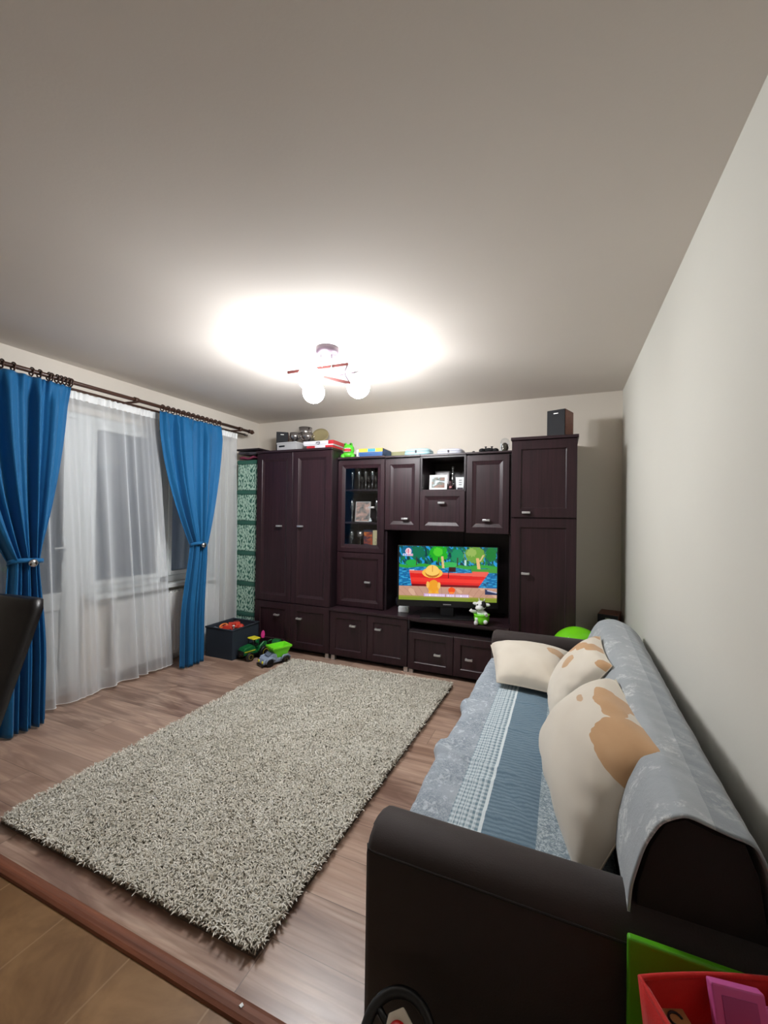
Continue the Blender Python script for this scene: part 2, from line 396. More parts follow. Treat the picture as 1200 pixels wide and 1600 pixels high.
# ------------------------------------------------------------ cabinets
def door_mesh(x0,x1,z0,z1,y,hole=False,fr=.05,bev=.03,dep=.013,th=.018,back=False):
    b=MB()
    def rect(i,d): return [(x0+i,y+d,z0+i),(x1-i,y+d,z0+i),(x1-i,y+d,z1-i),(x0+i,y+d,z1-i)]
    lv=[(0,th),(0,.002),(.002,0),(fr,0),(fr+.004,.004),(fr+bev,dep-.002),(fr+bev+.004,dep)]
    P=[rect(i,d) for i,d in lv]
    if hole: P.append(rect(fr+bev+.004,th))
    b.grid(P,0,False,False,True)
    if hole:
        b.grid([P[-1],P[0]],0,False,False,True)
    else:
        b.add(P[-1],[(0,1,2,3)]); b.add(P[0],[(3,2,1,0)])
    return b
def handle_mb(x,z,y,w=.062):
    b=MB(); h=.0085
    P=[(x-w/2,y-.026),(x-w/2,y-.0),(x-w/2+.012,y-.0),(x-w/2+.012,y-.014),(x+w/2-.012,y-.014),(x+w/2-.012,y-.0),(x+w/2,y-.0),(x+w/2,y-.026),(x,y-.031)]
    b.prism(P,'z',z-h,z+h); return b
def add_door(unit,x0,x1,z0,z1,y,hx=None,hz=None,name='door',g=.0025,fr=.05,bev=.03,mat=None):
    dd=obj(name,door_mesh(x0+g,x1-g,z0+g,z1-g,y,fr=fr,bev=bev),mat or WENGE,unit,world=True)
    if hx is not None:
        h=obj('handle',handle_mb(hx,hz,y),SILVER,dd,bevel=.002,label='silver bar handle')
    return dd
def carcass(x0,x1,y0,y1,z0,z1,t=.018,shelves=(),top=True,over=0.0):
    b=MB(); b.box(x0,x0+t,y0,y1,z0,z1); b.box(x1-t,x1,y0,y1,z0,z1); b.box(x0+t,x1-t,y1-.008,y1,z0,z1)
    b.box(x0+t,x1-t,y0,y1-.008,z0,z0+t)
    if top: b.box(x0+t,x1-t,y0,y1-.008,z1-t,z1)
    for z in shelves: b.box(x0+t,x1-t,y0+.01,y1-.01,z-t/2,z+t/2)
    return b
FY,HY,BY=3.56,3.68,YB-.006
def feet(unit,xs,y0,y1,h,first=None):
    for x in xs:
        for y in (y0,y1):
            b=MB(); b.box(x-.02,x+.02,y-.02,y+.02,0,h); obj('foot',b,SILVER,unit,world=True,bevel=.002,label='silver square foot')
# wardrobe
wd=thing('wardrobe','dark brown two door wardrobe in the corner, with trophies on top','wardrobe',(-2.55,3.84,0))
obj('body',carcass(-3.005,-2.09,FY+.0185,BY,.045,2.048,shelves=(.5,)),WENGED,wd,world=True,bevel=.001)
obj('plinth',MB().box(-2.98,-2.12,3.66,3.68,0,.045),BLACKM,wd,world=True)
obj('top_board',MB().box(-3.015,-2.085,FY-.012,BY,2.048,2.070),WENGEX,wd,world=True,bevel=.002)
add_door(wd,-3.005,-2.548,.502,2.046,FY,-2.70,1.285,fr=.065,bev=.02)
add_door(wd,-2.548,-2.09,.502,2.046,FY,-2.44,1.288,fr=.065,bev=.02)
add_door(wd,-3.005,-2.548,.05,.498,FY,-2.712,.371,fr=.065,bev=.005)
add_door(wd,-2.548,-2.09,.05,.498,FY,-2.436,.361,fr=.065,bev=.005)
feet(wd,(-2.97,-2.125),3.60,4.05,.045)
# open corner shelf with storage boxes
cs=thing('corner_shelf','narrow dark open shelf between the wardrobe and the window wall','shelf',(-3.16,3.85,0))
b=MB(); b.box(-3.335,-3.03,4.085,BY,0,2.115); b.box(-3.029,-3.018,3.64,BY,0,2.095)
obj('panels',b,WENGED,cs,world=True,bevel=.001)
obj('top_board',MB().box(-3.335,-3.019,3.60,4.084,2.097,2.115),WENGED,cs,world=True,bevel=.001)
obj('bottom_board',MB().box(-3.335,-3.03,3.64,4.085,0,.012),WENGED,cs,world=True)
def m_leaf():
    t=NT('leaf_print_fabric'); co=t.coord(); 
    # short rounded strokes in mixed directions on front faces
    sp=t.n('ShaderNodeSeparateXYZ',{0:co}); v=t.n('ShaderNodeCombineXYZ',{0:sp.outputs[0],1:sp.outputs[2],2:sp.outputs[1]}).outputs[0]
    acc=None
    for rot,off,sc in ((.7,0,1),(-.8,.37,1),(2.6,.71,1.05),(1.6,.21,.95)):
        m=t.mapv(v,(44*sc,18*sc,8),(off*7,off*3,0),(0,0,rot))
        vo=t.n('ShaderNodeTexVoronoi',{'Vector':m,'Scale':1.0,'Randomness':.55}).outputs['Distance']
        k=t.math('LESS_THAN',vo,.30)
        acc=k if acc is None else t.math('MAXIMUM',acc,k)
    col=t.mix(acc,rgb(58,104,92),rgb(176,206,190))
    return t.pbr(col,.8,spec=.2)
LEAF=m_leaf(); GREENF=simple('dark_green_fabric',rgb(44,92,80),.85,var=.08)
def box_stack():
    names=['second from the top','third from the top','fourth from the top','fifth from the top','lowest']
    first=None
    for k in range(6):
        z=.0135+.3295*k
        if first is None:
            t=thing('storage_box','','storage box',(-3.168,3.82,z),group='green leaf print storage boxes')
            obj('box_body',MB().box(-.135,.133,-.22,.24,0,.283),LEAF,t,bevel=.006)
            obj('lid',MB().box(-.139,.134,-.226,.245,.284,.3275),GREENF,t,bevel=.004,label='plain dark green lid')
            first=t
        else: t=copy_tree(first); t.location=(-3.168+random.uniform(-.002,.002),3.82,z)
        t['label']=('green leaf print storage box on top of the tall stack' if k==5 else 'green leaf print storage box, %s in the tall stack'%names[4-k])
box_stack()
PINK=simple('pink_cloth',rgb(130,52,80),.8); GREYC=simple('grey_cloth',rgb(70,66,74),.8)
b=MB(); 
P=[]
for i in range(13):
    P.append([(-3.30+.27*i/12,3.62+.3*j/6,2.012+.012*math.sin(i*.9+j)*math.sin(PI*i/12)+.006) for j in range(7)])
b.grid(P,0,True); tag(obj('folded_cloth',b,PINK,solid=.02),'pink folded cloth on the topmost green storage box','cloth')
T=Matrix.Translation((-3.18,3.78,2.060))@Matrix.Rotation(.10,4,'Y')
t=thing('flat_case','flat dark grey case lying above the green storage boxes','case',(-3.18,3.78,2.060))
obj('case_shell',MB().box(-.13,.12,-.17,.2,-.008,.022,T=Matrix.Rotation(.05,4,'Y')),GREYC,t,bevel=.006)
b=MB(); b.tube([(-.03,-.172,.008),(-.03,-.185,.008),(.03,-.185,.005),(.03,-.172,.005)],.004,8); obj('grip',b,BLACK,t)

# left base cabinet
bc=thing('base_cabinet','low dark brown two door cabinet under the glass display cabinet','cabinet',(-1.68,3.84,0))
obj('body',carcass(-2.087,-1.281,FY+.0185,BY,.045,.478),WENGED,bc,world=True,bevel=.001)
obj('top_board',MB().box(-2.087,-1.281,FY-.012,BY,.478,.500),WENGEX,bc,world=True,bevel=.002)
obj('plinth',MB().box(-2.07,-1.30,3.66,3.68,0,.045),BLACKM,bc,world=True)
add_door(bc,-2.087,-1.684,.05,.476,FY,-1.828,.356,fr=.06,bev=.005); add_door(bc,-1.684,-1.281,.05,.476,FY,-1.566,.356,fr=.06,bev=.005)
feet(bc,(-2.055,-1.30),3.595,4.05,.045)
# tv base
tb=thing('tv_bench','low dark brown bench with an open slot and two drawers under the television','tv bench',(-.86,3.84,0))
b=carcass(-1.279,-.402,FY+.0185,BY,.035,.478,shelves=(.385,)); b.box(-1.279,-.402,FY,FY+.0186,.376,.394); b.box(-1.279,-1.261,FY,FY+.0186,.376,.478); b.box(-.42,-.402,FY,FY+.0186,.376,.478)
obj('body',b,WENGED,tb,world=True,bevel=.001)
obj('top_board',MB().box(-1.279,-.402,FY-.012,BY,.478,.500),WENGEX,tb,world=True,bevel=.002)
obj('plinth',MB().box(-1.26,-.42,3.66,3.68,0,.035),BLACKM,tb,world=True)
add_door(tb,-1.279,-.862,.04,.376,FY,-.998,.200,'drawer',fr=.06,bev=.005); add_door(tb,-.862,-.402,.04,.376,FY,-.724,.200,'drawer',fr=.06,bev=.005)
feet(tb,(-1.25,-.43),3.595,4.05,.035)
# display cabinet
dc=thing('display_cabinet','tall dark brown cabinet with a glass door showing glassware','display cabinet',(-1.83,3.9,.5))
obj('body',carcass(-2.086,-1.577,HY+.0185,BY,.502,1.962,shelves=(1.05,1.33,1.655)),WENGED,dc,world=True,bevel=.001)
gd=obj('door',door_mesh(-2.084,-1.579,1.045,1.945,HY,True,.042,.03),WENGE,dc,world=True,label='glazed upper door with mitred frame')
def sub(name,mb,m,p,root,**k):
    o=obj(name,mb,m,p,**k); return o
sub('glass_pane',MB().box(-2.012,-1.651,HY+.010,HY+.014,1.117,1.873),GLASS,gd,dc)
sub('handle',handle_mb(-1.704,1.484,HY),SILVER,gd,dc,bevel=.002)
add_door(dc,-2.086,-1.577,.506,1.040,HY,-1.737,.760,fr=.05,bev=.02)
obj('top_board',MB().box(-2.086,-1.577,HY-.012,BY,1.962,1.982),WENGEX,dc,world=True,bevel=.002)
# hanging units
hc=thing('hanging_cabinet','dark brown one door wall cabinet between the display cabinet and the open niche','cabinet',(-1.4,3.9,1.27))
obj('body',carcass(-1.575,-1.222,HY+.0185,BY,1.27,1.958),WENGED,hc,world=True,bevel=.001)
obj('top_board',MB().box(-1.575,-1.222,HY-.012,BY,1.958,1.976),WENGEX,hc,world=True,bevel=.002)
add_door(hc,-1.575,-1.222,1.27,1.945,HY,-1.363,1.380)
nc=thing('niche_cabinet','dark brown wall cabinet with an open niche above a flap door','cabinet',(-1.0,3.9,1.27))
obj('body',carcass(-1.220,-.797,HY,BY,1.27,1.958,shelves=()),WENGED,nc,world=True,bevel=.001)
obj('niche_shelf',MB().box(-1.202,-.815,HY+.002,BY-.01,1.633,1.651),WENGE,nc,world=True)
add_door(nc,-1.218,-.799,1.272,1.636,HY-.0185,-1.009,1.528,'flap_door',fr=.045)
obj('top_board',MB().box(-1.220,-.797,HY-.012,BY,1.958,1.974),WENGEX,nc,world=True,bevel=.002)
rc=thing('hanging_cabinet','dark brown one door wall cabinet between the open niche and the tall cupboard','cabinet',(-.6,3.9,1.27))
obj('body',carcass(-.795,-.405,HY+.0185,BY,1.262,1.958),WENGED,rc,world=True,bevel=.001)
obj('top_board',MB().box(-.795,-.405,HY-.012,BY,1.958,1.974),WENGEX,rc,world=True,bevel=.002)
add_door(rc,-.795,-.425,1.262,1.948,HY,-.615,1.380)
bp=thing('back_panel','dark panel with side boards framing the niche behind the television','panel',(-1.0,4.1,.5))
b=MB(); b.box(-1.573,-.407,4.096,BY,.502,1.258); obj('board',b,WENGED,bp,world=True)
for a in (-1.575,-.425): obj('side_board',MB().box(a,a+.02,HY+.03,4.095,.502,1.258),WENGED,bp,world=True,bevel=.001)
obj('cable_cover',MB().box(-1.05,-.90,4.08,4.096,1.13,1.26),WENGE,bp,world=True,bevel=.001)
# tall cupboard
tc=thing('tall_cupboard','tall dark brown cupboard with an upper and a lower door beside the sofa','cupboard',(-.15,3.84,0))
obj('body',carcass(-.398,.092,FY+.0185,BY,.035,2.035,shelves=(1.404,)),WENGED,tc,world=True,bevel=.001)
obj('top_board',MB().box(-.404,.102,FY-.014,BY,2.035,2.058),WENGEX,tc,world=True,bevel=.002)
obj('plinth',MB().box(-.38,.07,3.66,3.68,0,.035),BLACKM,tc,world=True)
add_door(tc,-.398,.092,1.406,2.033,FY,-.28,1.448,fr=.07,bev=.005); add_door(tc,-.398,.092,.04,1.402,FY,-.28,.957,fr=.07,bev=.005)
feet(tc,(-.36,.05),3.60,4.05,.035)

# ------------------------------------------------------------ television
def tv_image():
    W,Hh=300,170; X,Y=np.meshgrid(np.linspace(0,1,W),np.linspace(0,1,Hh))  # Y down
    rs=np.random.RandomState(3)
    def nz(fx,fy,seed):
        r=np.random.RandomState(seed); out=np.zeros_like(X)
        for k in range(9):
            a,b_,p=r.uniform(.4,1.6)*fx,r.uniform(.4,1.6)*fy,r.uniform(0,6.28); c=r.uniform(-1,1)
            out+=np.sin(a*X*6.28+b_*Y*6.28*c+p)
        return out/9
    img=np.zeros((Hh,W,3)); 
    def setc(m,c,a=1.0):
        m=np.clip(m.astype(float)*a,0,1)[...,None]; img[:]=img*(1-m)+np.array(c)/255*m
    setc(np.ones_like(X),(38,150,214))
    setc((Y<.42)&(nz(14,9,1)>-.02),(18,92,92)); setc((Y<.36)&(nz(18,12,2)>.12),(22,120,70)); setc((Y<.4)&(nz(16,10,8)>.2),(16,60,70))
    # lake
    setc(Y>.36,(24,110,168)); setc((Y>.34)&(Y<.9)&(nz(9,30,4)>.15),(58,160,205)); setc((Y>.38)&(nz(12,36,5)>.28),(16,78,120))
    # far bank
    setc((np.abs(Y-.365-.015*np.sin(X*20))<.03),(52,160,60)); setc((X>.74)&(np.abs(Y-.43)<.035),(70,150,55))
    def ell(cx,cy,rx,ry): return ((X-cx)/rx)**2+((Y-cy)/ry)**2<1
    def blob(cx,cy,rx,ry,c,seed,amp=.25):
        n=nz(26,20,seed); setc(((X-cx)/rx)**2+((Y-cy)/ry)**2<1+amp*2*n,c)
    blob(.41,.13,.095,.15,(34,170,40),11); blob(.40,.10,.05,.08,(80,205,50),12); blob(.60,.17,.065,.13,(26,140,95),13)
    blob(.18,.12,.09,.11,(20,110,80),14); blob(.08,.1,.06,.1,(18,100,140),15); blob(.78,.14,.11,.15,(110,160,60),16,.4); blob(.74,.1,.05,.07,(150,180,90),17,.5)
    blob(.94,.13,.055,.13,(20,120,50),18); blob(.13,.31,.06,.06,(40,170,70),19); blob(.52,.33,.08,.05,(60,180,90),20)
    for cx,a in ((.41,0),(.60,.0),(.18,0)): setc((np.abs(X-cx)<.006)&(Y>.2)&(Y<.36),(60,70,50))
    setc((np.abs(X-.445-.06*(Y-.2))<.012)&(Y>.18)&(Y<.4),(222,190,130)); setc((np.abs(X-.81-.08*(Y-.3))<.016)&(Y>.2)&(Y<.40),(228,180,120)); setc((np.abs(X-.845+.3*(Y-.2))<.008)&(Y>.14)&(Y<.26),(220,190,140))
    setc((np.abs(X-.68)<.01)&(np.abs(Y-.29)<.05),(190,220,215))
    # dock
    setc(Y>.745+.0*X,(196,150,128)); setc((Y>.75)&(np.abs(((X*1.4+(Y-.75)*2.2*(X-.5))*9)%1-.5)<.03),(168,122,104)); setc((Y>.745)&(nz(6,5,30)>.25),(214,172,148))
    setc((Y>.92-.1*np.exp(-((X-.25)/.3)**2)*0)&(Y>.905),(150,150,60)); setc((Y>.95),(128,146,52))
    # boat
    top=.43+.035*((X-.5)/.45)**2*0+np.where(X>.5,(.9-X)*.0+.0,0)
    hull=(X>.105)&(X<.915)&(Y>.455-.02*np.abs(X-.4)+.03*(X>.3)*(X<.75))&(Y<.745)
    hull&=(X>.105+(Y-.45)*.1)&(X<.915-(Y-.47)*.38)
    setc(hull,(222,36,34)); setc(hull&(Y<.50+.05*(X-.1)),(236,96,82)); setc(hull&(Y>.58+.02*X)&(Y<.66),(240,58,48)); setc(hull&(Y>.70),(120,16,24))
    setc((X>.11)&(X<.16)&(Y>.44)&(Y<.455),(250,240,240))
    setc((np.abs(X-.55)<.035)&(np.abs(Y-.42)<.045),(60,26,26)); setc((np.abs(X-.51)<.003)&(Y>.45)&(Y<.58),(40,20,20))
    setc((X>.88)&(Y>.76)&(Y<.86)&(Y>.76+(X-.88)*.5),(52,58,90)); setc((np.abs(Y-.80-(X-.94)*.4)<.01)&(X>.9),(190,190,210))
    # plain child in a sun hat, seen from behind
    setc(ell(.36,.75,.058,.13),(238,160,40)); setc(ell(.325,.86,.018,.05),(240,176,60)); setc(ell(.395,.865,.018,.05),(240,176,60)); setc(ell(.30,.71,.016,.06),(246,186,90)); setc(ell(.415,.72,.016,.06),(246,186,90))
    setc(ell(.345,.49,.105,.095),(250,190,80)); setc(ell(.345,.455,.07,.11),(252,204,104)); setc((ell(.345,.47,.075,.11)&~ell(.345,.43,.085,.11)),(190,110,40)); setc((np.abs(X-.345)<.003)&(Y>.36)&(Y<.47),(200,130,50))
    setc(ell(.545,.80,.036,.055),(244,84,24)); setc(ell(.545,.88,.02,.045),(200,40,30)); setc(ell(.545,.85,.026,.02),(250,140,60))
    # caption line and corner mark
    yc=.925; 
    t=(X-.26)/.46; ycap=.90+.0*t
    setc((t>0)&(t<1)&(np.abs(Y-ycap)<.028),(206,170,214)); 
    cell=((X*300).astype(int)*7919)%5
    setc((t>.02)&(t<.98)&(np.abs(Y-ycap)<.018)&((cell<2)|(((X*110).astype(int))%7==0)),(248,240,250)); setc((t>0)&(t<1)&(np.abs(Y-ycap)<.028)&((np.abs(t-.49)<.01)|(np.abs(t-.69)<.01)),(190,150,140))
    setc(ell(.095,.10,.032,.06),(240,214,226)); setc(ell(.095,.10,.022,.042)&((X*90).astype(int)%2==0),(226,70,100)); setc((np.abs(X-.09)<.052)&(np.abs(Y-.165)<.022),(240,244,250)); setc((np.abs(X-.11)<.03)&(np.abs(Y-.165)<.014)&((X*150).astype(int)%3>0),(214,70,140)); setc((np.abs(X-.06)<.018)&(np.abs(Y-.165)<.014)&((X*150).astype(int)%3>0),(60,130,220))
    return img
TVW,TVH,BZ=.90,.506,.02
tv=thing('television','flat television showing a cartoon with a red boat on a lake','television',(-.955,3.69,.500),math.radians(17.3))
b=MB(); hw,hh=TVW/2,TVH/2; zc=.388
b.box(-hw,hw,.0,.035,zc-hh-.045,zc+hh)
b.box(-.25,.25,.035,.07,zc-.18,zc+.15)
obj('housing',b,BLACK,tv,bevel=.006,seg=3)
img=tv_image(); Hh,W=img.shape[:2]
me=bpy.data.meshes.new('screen'); sw,sh=.870,.487
xs=np.linspace(-sw/2,sw/2,W); zs=np.linspace(zc+.005+sh/2,zc+.005-sh/2,Hh)
V=np.zeros((Hh,W,3)); V[...,0]=xs[None,:]; V[...,1]=-.0015; V[...,2]=zs[:,None]
idx=np.arange(Hh*W).reshape(Hh,W); F=np.stack([idx[:-1,:-1],idx[1:,:-1],idx[1:,1:],idx[:-1,1:]],-1).reshape(-1,4)
me.from_pydata(V.reshape(-1,3).tolist(),[],F.tolist())
ca=me.color_attributes.new('picture','FLOAT_COLOR','POINT'); lin=np.where(img<=.04045,img/12.92,((img+.055)/1.055)**2.4)
arr=np.ones((Hh*W,4),dtype=np.float32); arr[:,:3]=lin.reshape(-1,3); ca.data.foreach_set('color',arr.ravel())
t=NT('lit_screen'); a=t.n('ShaderNodeVertexColor',layer_name='picture').outputs[0]
e=t.n('ShaderNodeEmission',{'Color':a,'Strength':1.0}); SCRE=e
g=t.n('ShaderNodeBsdfGlossy',{'Color':(.04,.04,.04,1),'Roughness':.15}).outputs[0]
SCREEN=t.done(t.n('ShaderNodeAddShader',{0:e.outputs[0],1:g}).outputs[0]); me.materials.append(SCREEN)
obj('screen',me,None,tv,label='lit screen with the cartoon picture')
obj('stand_neck',MB().box(-.06,.06,.01,.05,.012,zc-hh-.02),BLACK,tv,bevel=.004)
obj('stand_foot',MB().box(-.24,.24,-.09,.13,0,.012),BLACK,tv,bevel=.005,seg=3)
b=MB(); b.box(-.035,.035,-.0015,0,zc-hh-.022,zc-hh-.014); obj('logo_plate',b,SILVER,tv,label='small silver maker mark below the screen')

# ------------------------------------------------------------ ceiling lamp
COPPER=simple('copper_brown',rgb(62,48,58),.5,0,var=.06); LWOOD=simple('reddish_wood_bar',rgb(58,28,26),.6,var=.12,spec=.1)
LC=(-1.462,2.405)
cl=thing('ceiling_lamp','ceiling lamp with three lit white globes on crossed reddish bars','ceiling lamp',(LC[0],LC[1],H))
obj('canopy',MB().lathe([(0,-.045),(.06,-.045),(.075,-.034),(.078,-.018),(.078,-.0),(0,-.0)],36,T=Matrix.Translation((LC[0],LC[1],H))),COPPER,cl,world=True)
G=[(-1.519,2.29,2.285),(-1.664,2.56,2.285),(-1.302,2.555,2.285)]
zb=2.395
def bar(p,q,w=.012,h=.018):
    p=Vector(p); q=Vector(q); d=(q-p).normalized(); n=d.cross(Vector((0,0,1))).normalized(); u=n.cross(d)
    b=MB(); vs=[p+n*sx*w/2+u*sz*h/2 for sx,sz in ((-1,-1),(1,-1),(1,1),(-1,1))]+[q+n*sx*w/2+u*sz*h/2 for sx,sz in ((-1,-1),(1,-1),(1,1),(-1,1))]
    b.add(vs,[(0,1,2,3),(7,6,5,4),(0,4,5,1),(1,5,6,2),(2,6,7,3),(3,7,4,0)]); return b
obj('bar',bar((-1.775,2.40,2.390),(-1.315,2.43,2.400)),LWOOD,cl,world=True,bevel=.002)
obj('bar',bar((-1.50,2.43,2.335),(-1.315,2.47,2.285)),LWOOD,cl,world=True,bevel=.002)
obj('bar',bar((-1.520,2.29,2.392),(-1.664,2.56,2.392)),LWOOD,cl,world=True,bevel=.002)
b=MB(); b.tube([(-1.32,2.43,2.395),(-1.345,2.44,2.36),(-1.348,2.45,2.335),(-1.32,2.47,2.29)],.0055,8); obj('curved_rod',b,COPPER,cl,world=True)
b=MB(); b.tube([(-1.40,2.46,2.345),(-1.36,2.50,2.36),(-1.302,2.555,2.39)],.005,8); obj('curved_rod',b,COPPER,cl,world=True)
for p,q,ze in (((-1.497,2.385),(-1.50,2.41),2.395),((-1.43,2.41),(-1.40,2.46),2.345)):
    b=MB(); b.tube([(p[0],p[1],H-.04),(p[0],p[1],ze+.03),(q[0],q[1],ze)],.0045,8); obj('stem',b,CHROME,cl,world=True)
for g in G:
    b=MB(); b.lathe([(.006,.03),(.006,-.0),(.03,-.004),(.040,-.014),(.040,-.022),(.0,-.020)],22,T=Matrix.Translation((g[0],g[1],2.378))); hd=obj('lamp_holder',b,CHROME,cl,world=True)  # holder cap widened to block upward light and shrink the ceiling glow
    o=obj('globe_shade',MB().sphere((0,0,0),.078,32,20,T=Matrix.Translation(g)),LAMP,cl,world=True,label='glowing white glass globe')

# ------------------------------------------------------------ sofa
sf=thing('sofa','long dark brown sofa against the side wall, covered with grey blankets','sofa',(0,2.0,0))
b=MB(); b.box(-.425,.40,1.10,2.93,.07,.26); obj('base_frame',b,SOFAD,sf,world=True,bevel=.01)
b=MB(); b.box(-.435,.15,1.102,2.928,.262,.432); obj('seat',b,SOFA,sf,world=True,bevel=.04,seg=4)
NEARP=[(.145,.30),(.143,.60),(.147,.66),(.168,.742),(.194,.795),(.226,.812),(.275,.797),(.319,.793),(.340,.738),(.358,.6),(.365,.3),(.365,.08)]
FARP=[(.145,.30),(.150,.55),(.160,.62),(.192,.70),(.22,.740),(.25,.753),(.293,.756),(.36,.735),(.415,.685),(.43,.55),(.435,.3),(.435,.08)]
def back_pt(k,y,off=0,dz=0):
    t=(y-1.0)/1.95; a=Vector(NEARP[k]).lerp(Vector(FARP[k]),t)
    return a
def backprof(y,off):
    t=(y-1.0)/1.95; P=[Vector(a).lerp(Vector(c),t) for a,c in zip(NEARP,FARP)]
    out=[]
    for i,p in enumerate(P):
        a=P[max(0,i-1)]; c=P[min(len(P)-1,i+1)]; d=(c-a).normalized(); n=Vector((-d.y,d.x)); out.append(p+n*off)
    return out
b=MB(); P=[]
for y in [1.0+1.955*i/20 for i in range(21)]: P.append([(p.x,y,p.y) for p in backprof(y,0)])
b.grid(P,0,True,False,True); b.add(P[0],[tuple(range(12))]); b.add(P[-1],[tuple(range(12))])
obj('backrest',b,SOFAD,sf,world=True,bevel=0)
def arm(y0,y1,x0,x1,flip=False):
    # y0 = outer face, y1 = inner face
    s=1 if y1>y0 else -1; w=abs(y1-y0)
    prof=[(0,.04),(0,.45),(0,.572),(.002,.580),(.018,.602),(.045,.616),(.08,.621),(w-.035,.616),(w-.01,.600),(w,.57),(w,.3),(w,.04)]
    b=MB(); P=[]
    cx=[(x0+.03,.955,.02),(x0+.012,.985,.008),(x0+.002,.995,.002),(x0,1,0),(x0-.0,1,0),(x0+.0,1,0)]
    rows=[(x0+.022,-.02),(x0+.008,-.008),(x0,0),(x0+.02,0),(x1,0)]
    rows=[(x0,-.022),(x0+.006,-.008),(x0+.02,0),(x1,0)]
    for x,d in rows:
        row=[]
        for (a,z) in prof:
            aa=a+(0 if abs(a-w/2)<1e-6 else (-d if a<w/2 else d)); zz=z+(d if z>.5 else 0)
            row.append((x,y0+s*aa,zz))
        P.append(row)
    b.grid(P,0,True,False,True); b.add(P[0],[tuple(range(12))]); b.add(P[-1],[tuple(range(12))])
    o=obj('armrest',b,SOFA,sf,world=True)
    b=MB(); b.tube([(x0+.004,y0+.02*s,.577),(x0+.012,y0+.004*s,.578),(x0+.03,y0,.578),(x1,y0,.578)],.003,6); q=obj('piping',b,SOFAD,o)
    return o
arm(.945,1.098,-.448,.40); arm(3.085,2.932,-.448,.40)
for x in (-.40,.34):
    for y in (.99,3.03): obj('foot',MB().lathe([(.022,0),(.026,.04)],16,T=Matrix.Translation((x,y,0))),BLACK,sf,world=True)

# seat quilt
def quilt_mat():
    t=NT('seat_quilt_pattern'); uv=t.n('ShaderNodeAttribute',attribute_name='pat').outputs['Vector']; sp=t.n('ShaderNodeSeparateXYZ',{0:uv}); U,V=sp.outputs[0],sp.outputs[1]
    lace=t.noise(uv,26,5,.7,1.2); lace2=t.noise(uv,70,4,.7,2.0); patch=t.noise(uv,5,2)
    lc=t.mix(t.math('MULTIPLY',t.ramp(lace2,[(.44,0.),(.56,1.)]),t.ramp(patch,[(.35,0.),(.55,1.)])),rgb(168,178,188),rgb(134,146,158))
    lc=t.mix(t.math('MULTIPLY',t.ramp(lace,[(.55,0.),(.62,1.)]),.7),lc,rgb(206,216,222))
    fx=t.math('FRACT',t.math('MULTIPLY',U,56.0)); fy=t.math('FRACT',t.math('MULTIPLY',V,46.0))
    px=t.math('LESS_THAN',fx,.45); py=t.math('LESS_THAN',fy,.5)
    pc=t.mix(t.math('MULTIPLY',t.math('ADD',px,py),.5),rgb(116,140,154),rgb(206,218,224))
    f3=t.math('LESS_THAN',t.math('ABSOLUTE',t.math('SUBTRACT',t.math('FRACT',t.math('MULTIPLY',U,50.0)),.5)),.10); pc=t.mix(t.math('MULTIPLY',f3,.7),pc,rgb(218,228,232))
    rb=t.math('FRACT',t.math('ADD',t.math('MULTIPLY',V,52.0),t.math('MULTIPLY',lace,.9)))
    bc_=t.mix(t.ramp(t.math('ABSOLUTE',t.math('SUBTRACT',rb,.5)),[(.05,0.),(.5,1.)]),rgb(96,120,138),rgb(120,143,158))
    c=t.mix(t.math('GREATER_THAN',U,-.325),lc,pc); c=t.mix(t.math('GREATER_THAN',U,-.224),c,bc_)
    edge=t.math('LESS_THAN',t.math('ABSOLUTE',t.math('ADD',U,.226)),.005); c=t.mix(edge,c,rgb(222,232,236))
    c=t.mix(t.math('GREATER_THAN',U,-.066),c,t.mix(t.ramp(lace2,[(.45,0.),(.6,1.)]),rgb(130,146,156),rgb(196,208,212)))
    h=t.math('ADD',t.math('MULTIPLY',t.math('MULTIPLY',t.math('ABSOLUTE',t.math('SUBTRACT',rb,.5)),-1.0),t.math('GREATER_THAN',U,-.224)),t.math('MULTIPLY',lace,1.5))
    return t.pbr(c,.9,0,t.bump(h,.5,.006),.15,0,.15)
def vnoise(x,y,seed=0):
    r=random.Random(seed); s=0
    for k in range(6):
        a,b_,p=r.uniform(3,14),r.uniform(3,20),r.uniform(0,6.28); s+=math.sin(a*x*2+b_*y+p+1.5*math.sin(b_*x*.7+a*y*.5))
    return s/6
NS,NY=60,170; P=[]; UV=[]
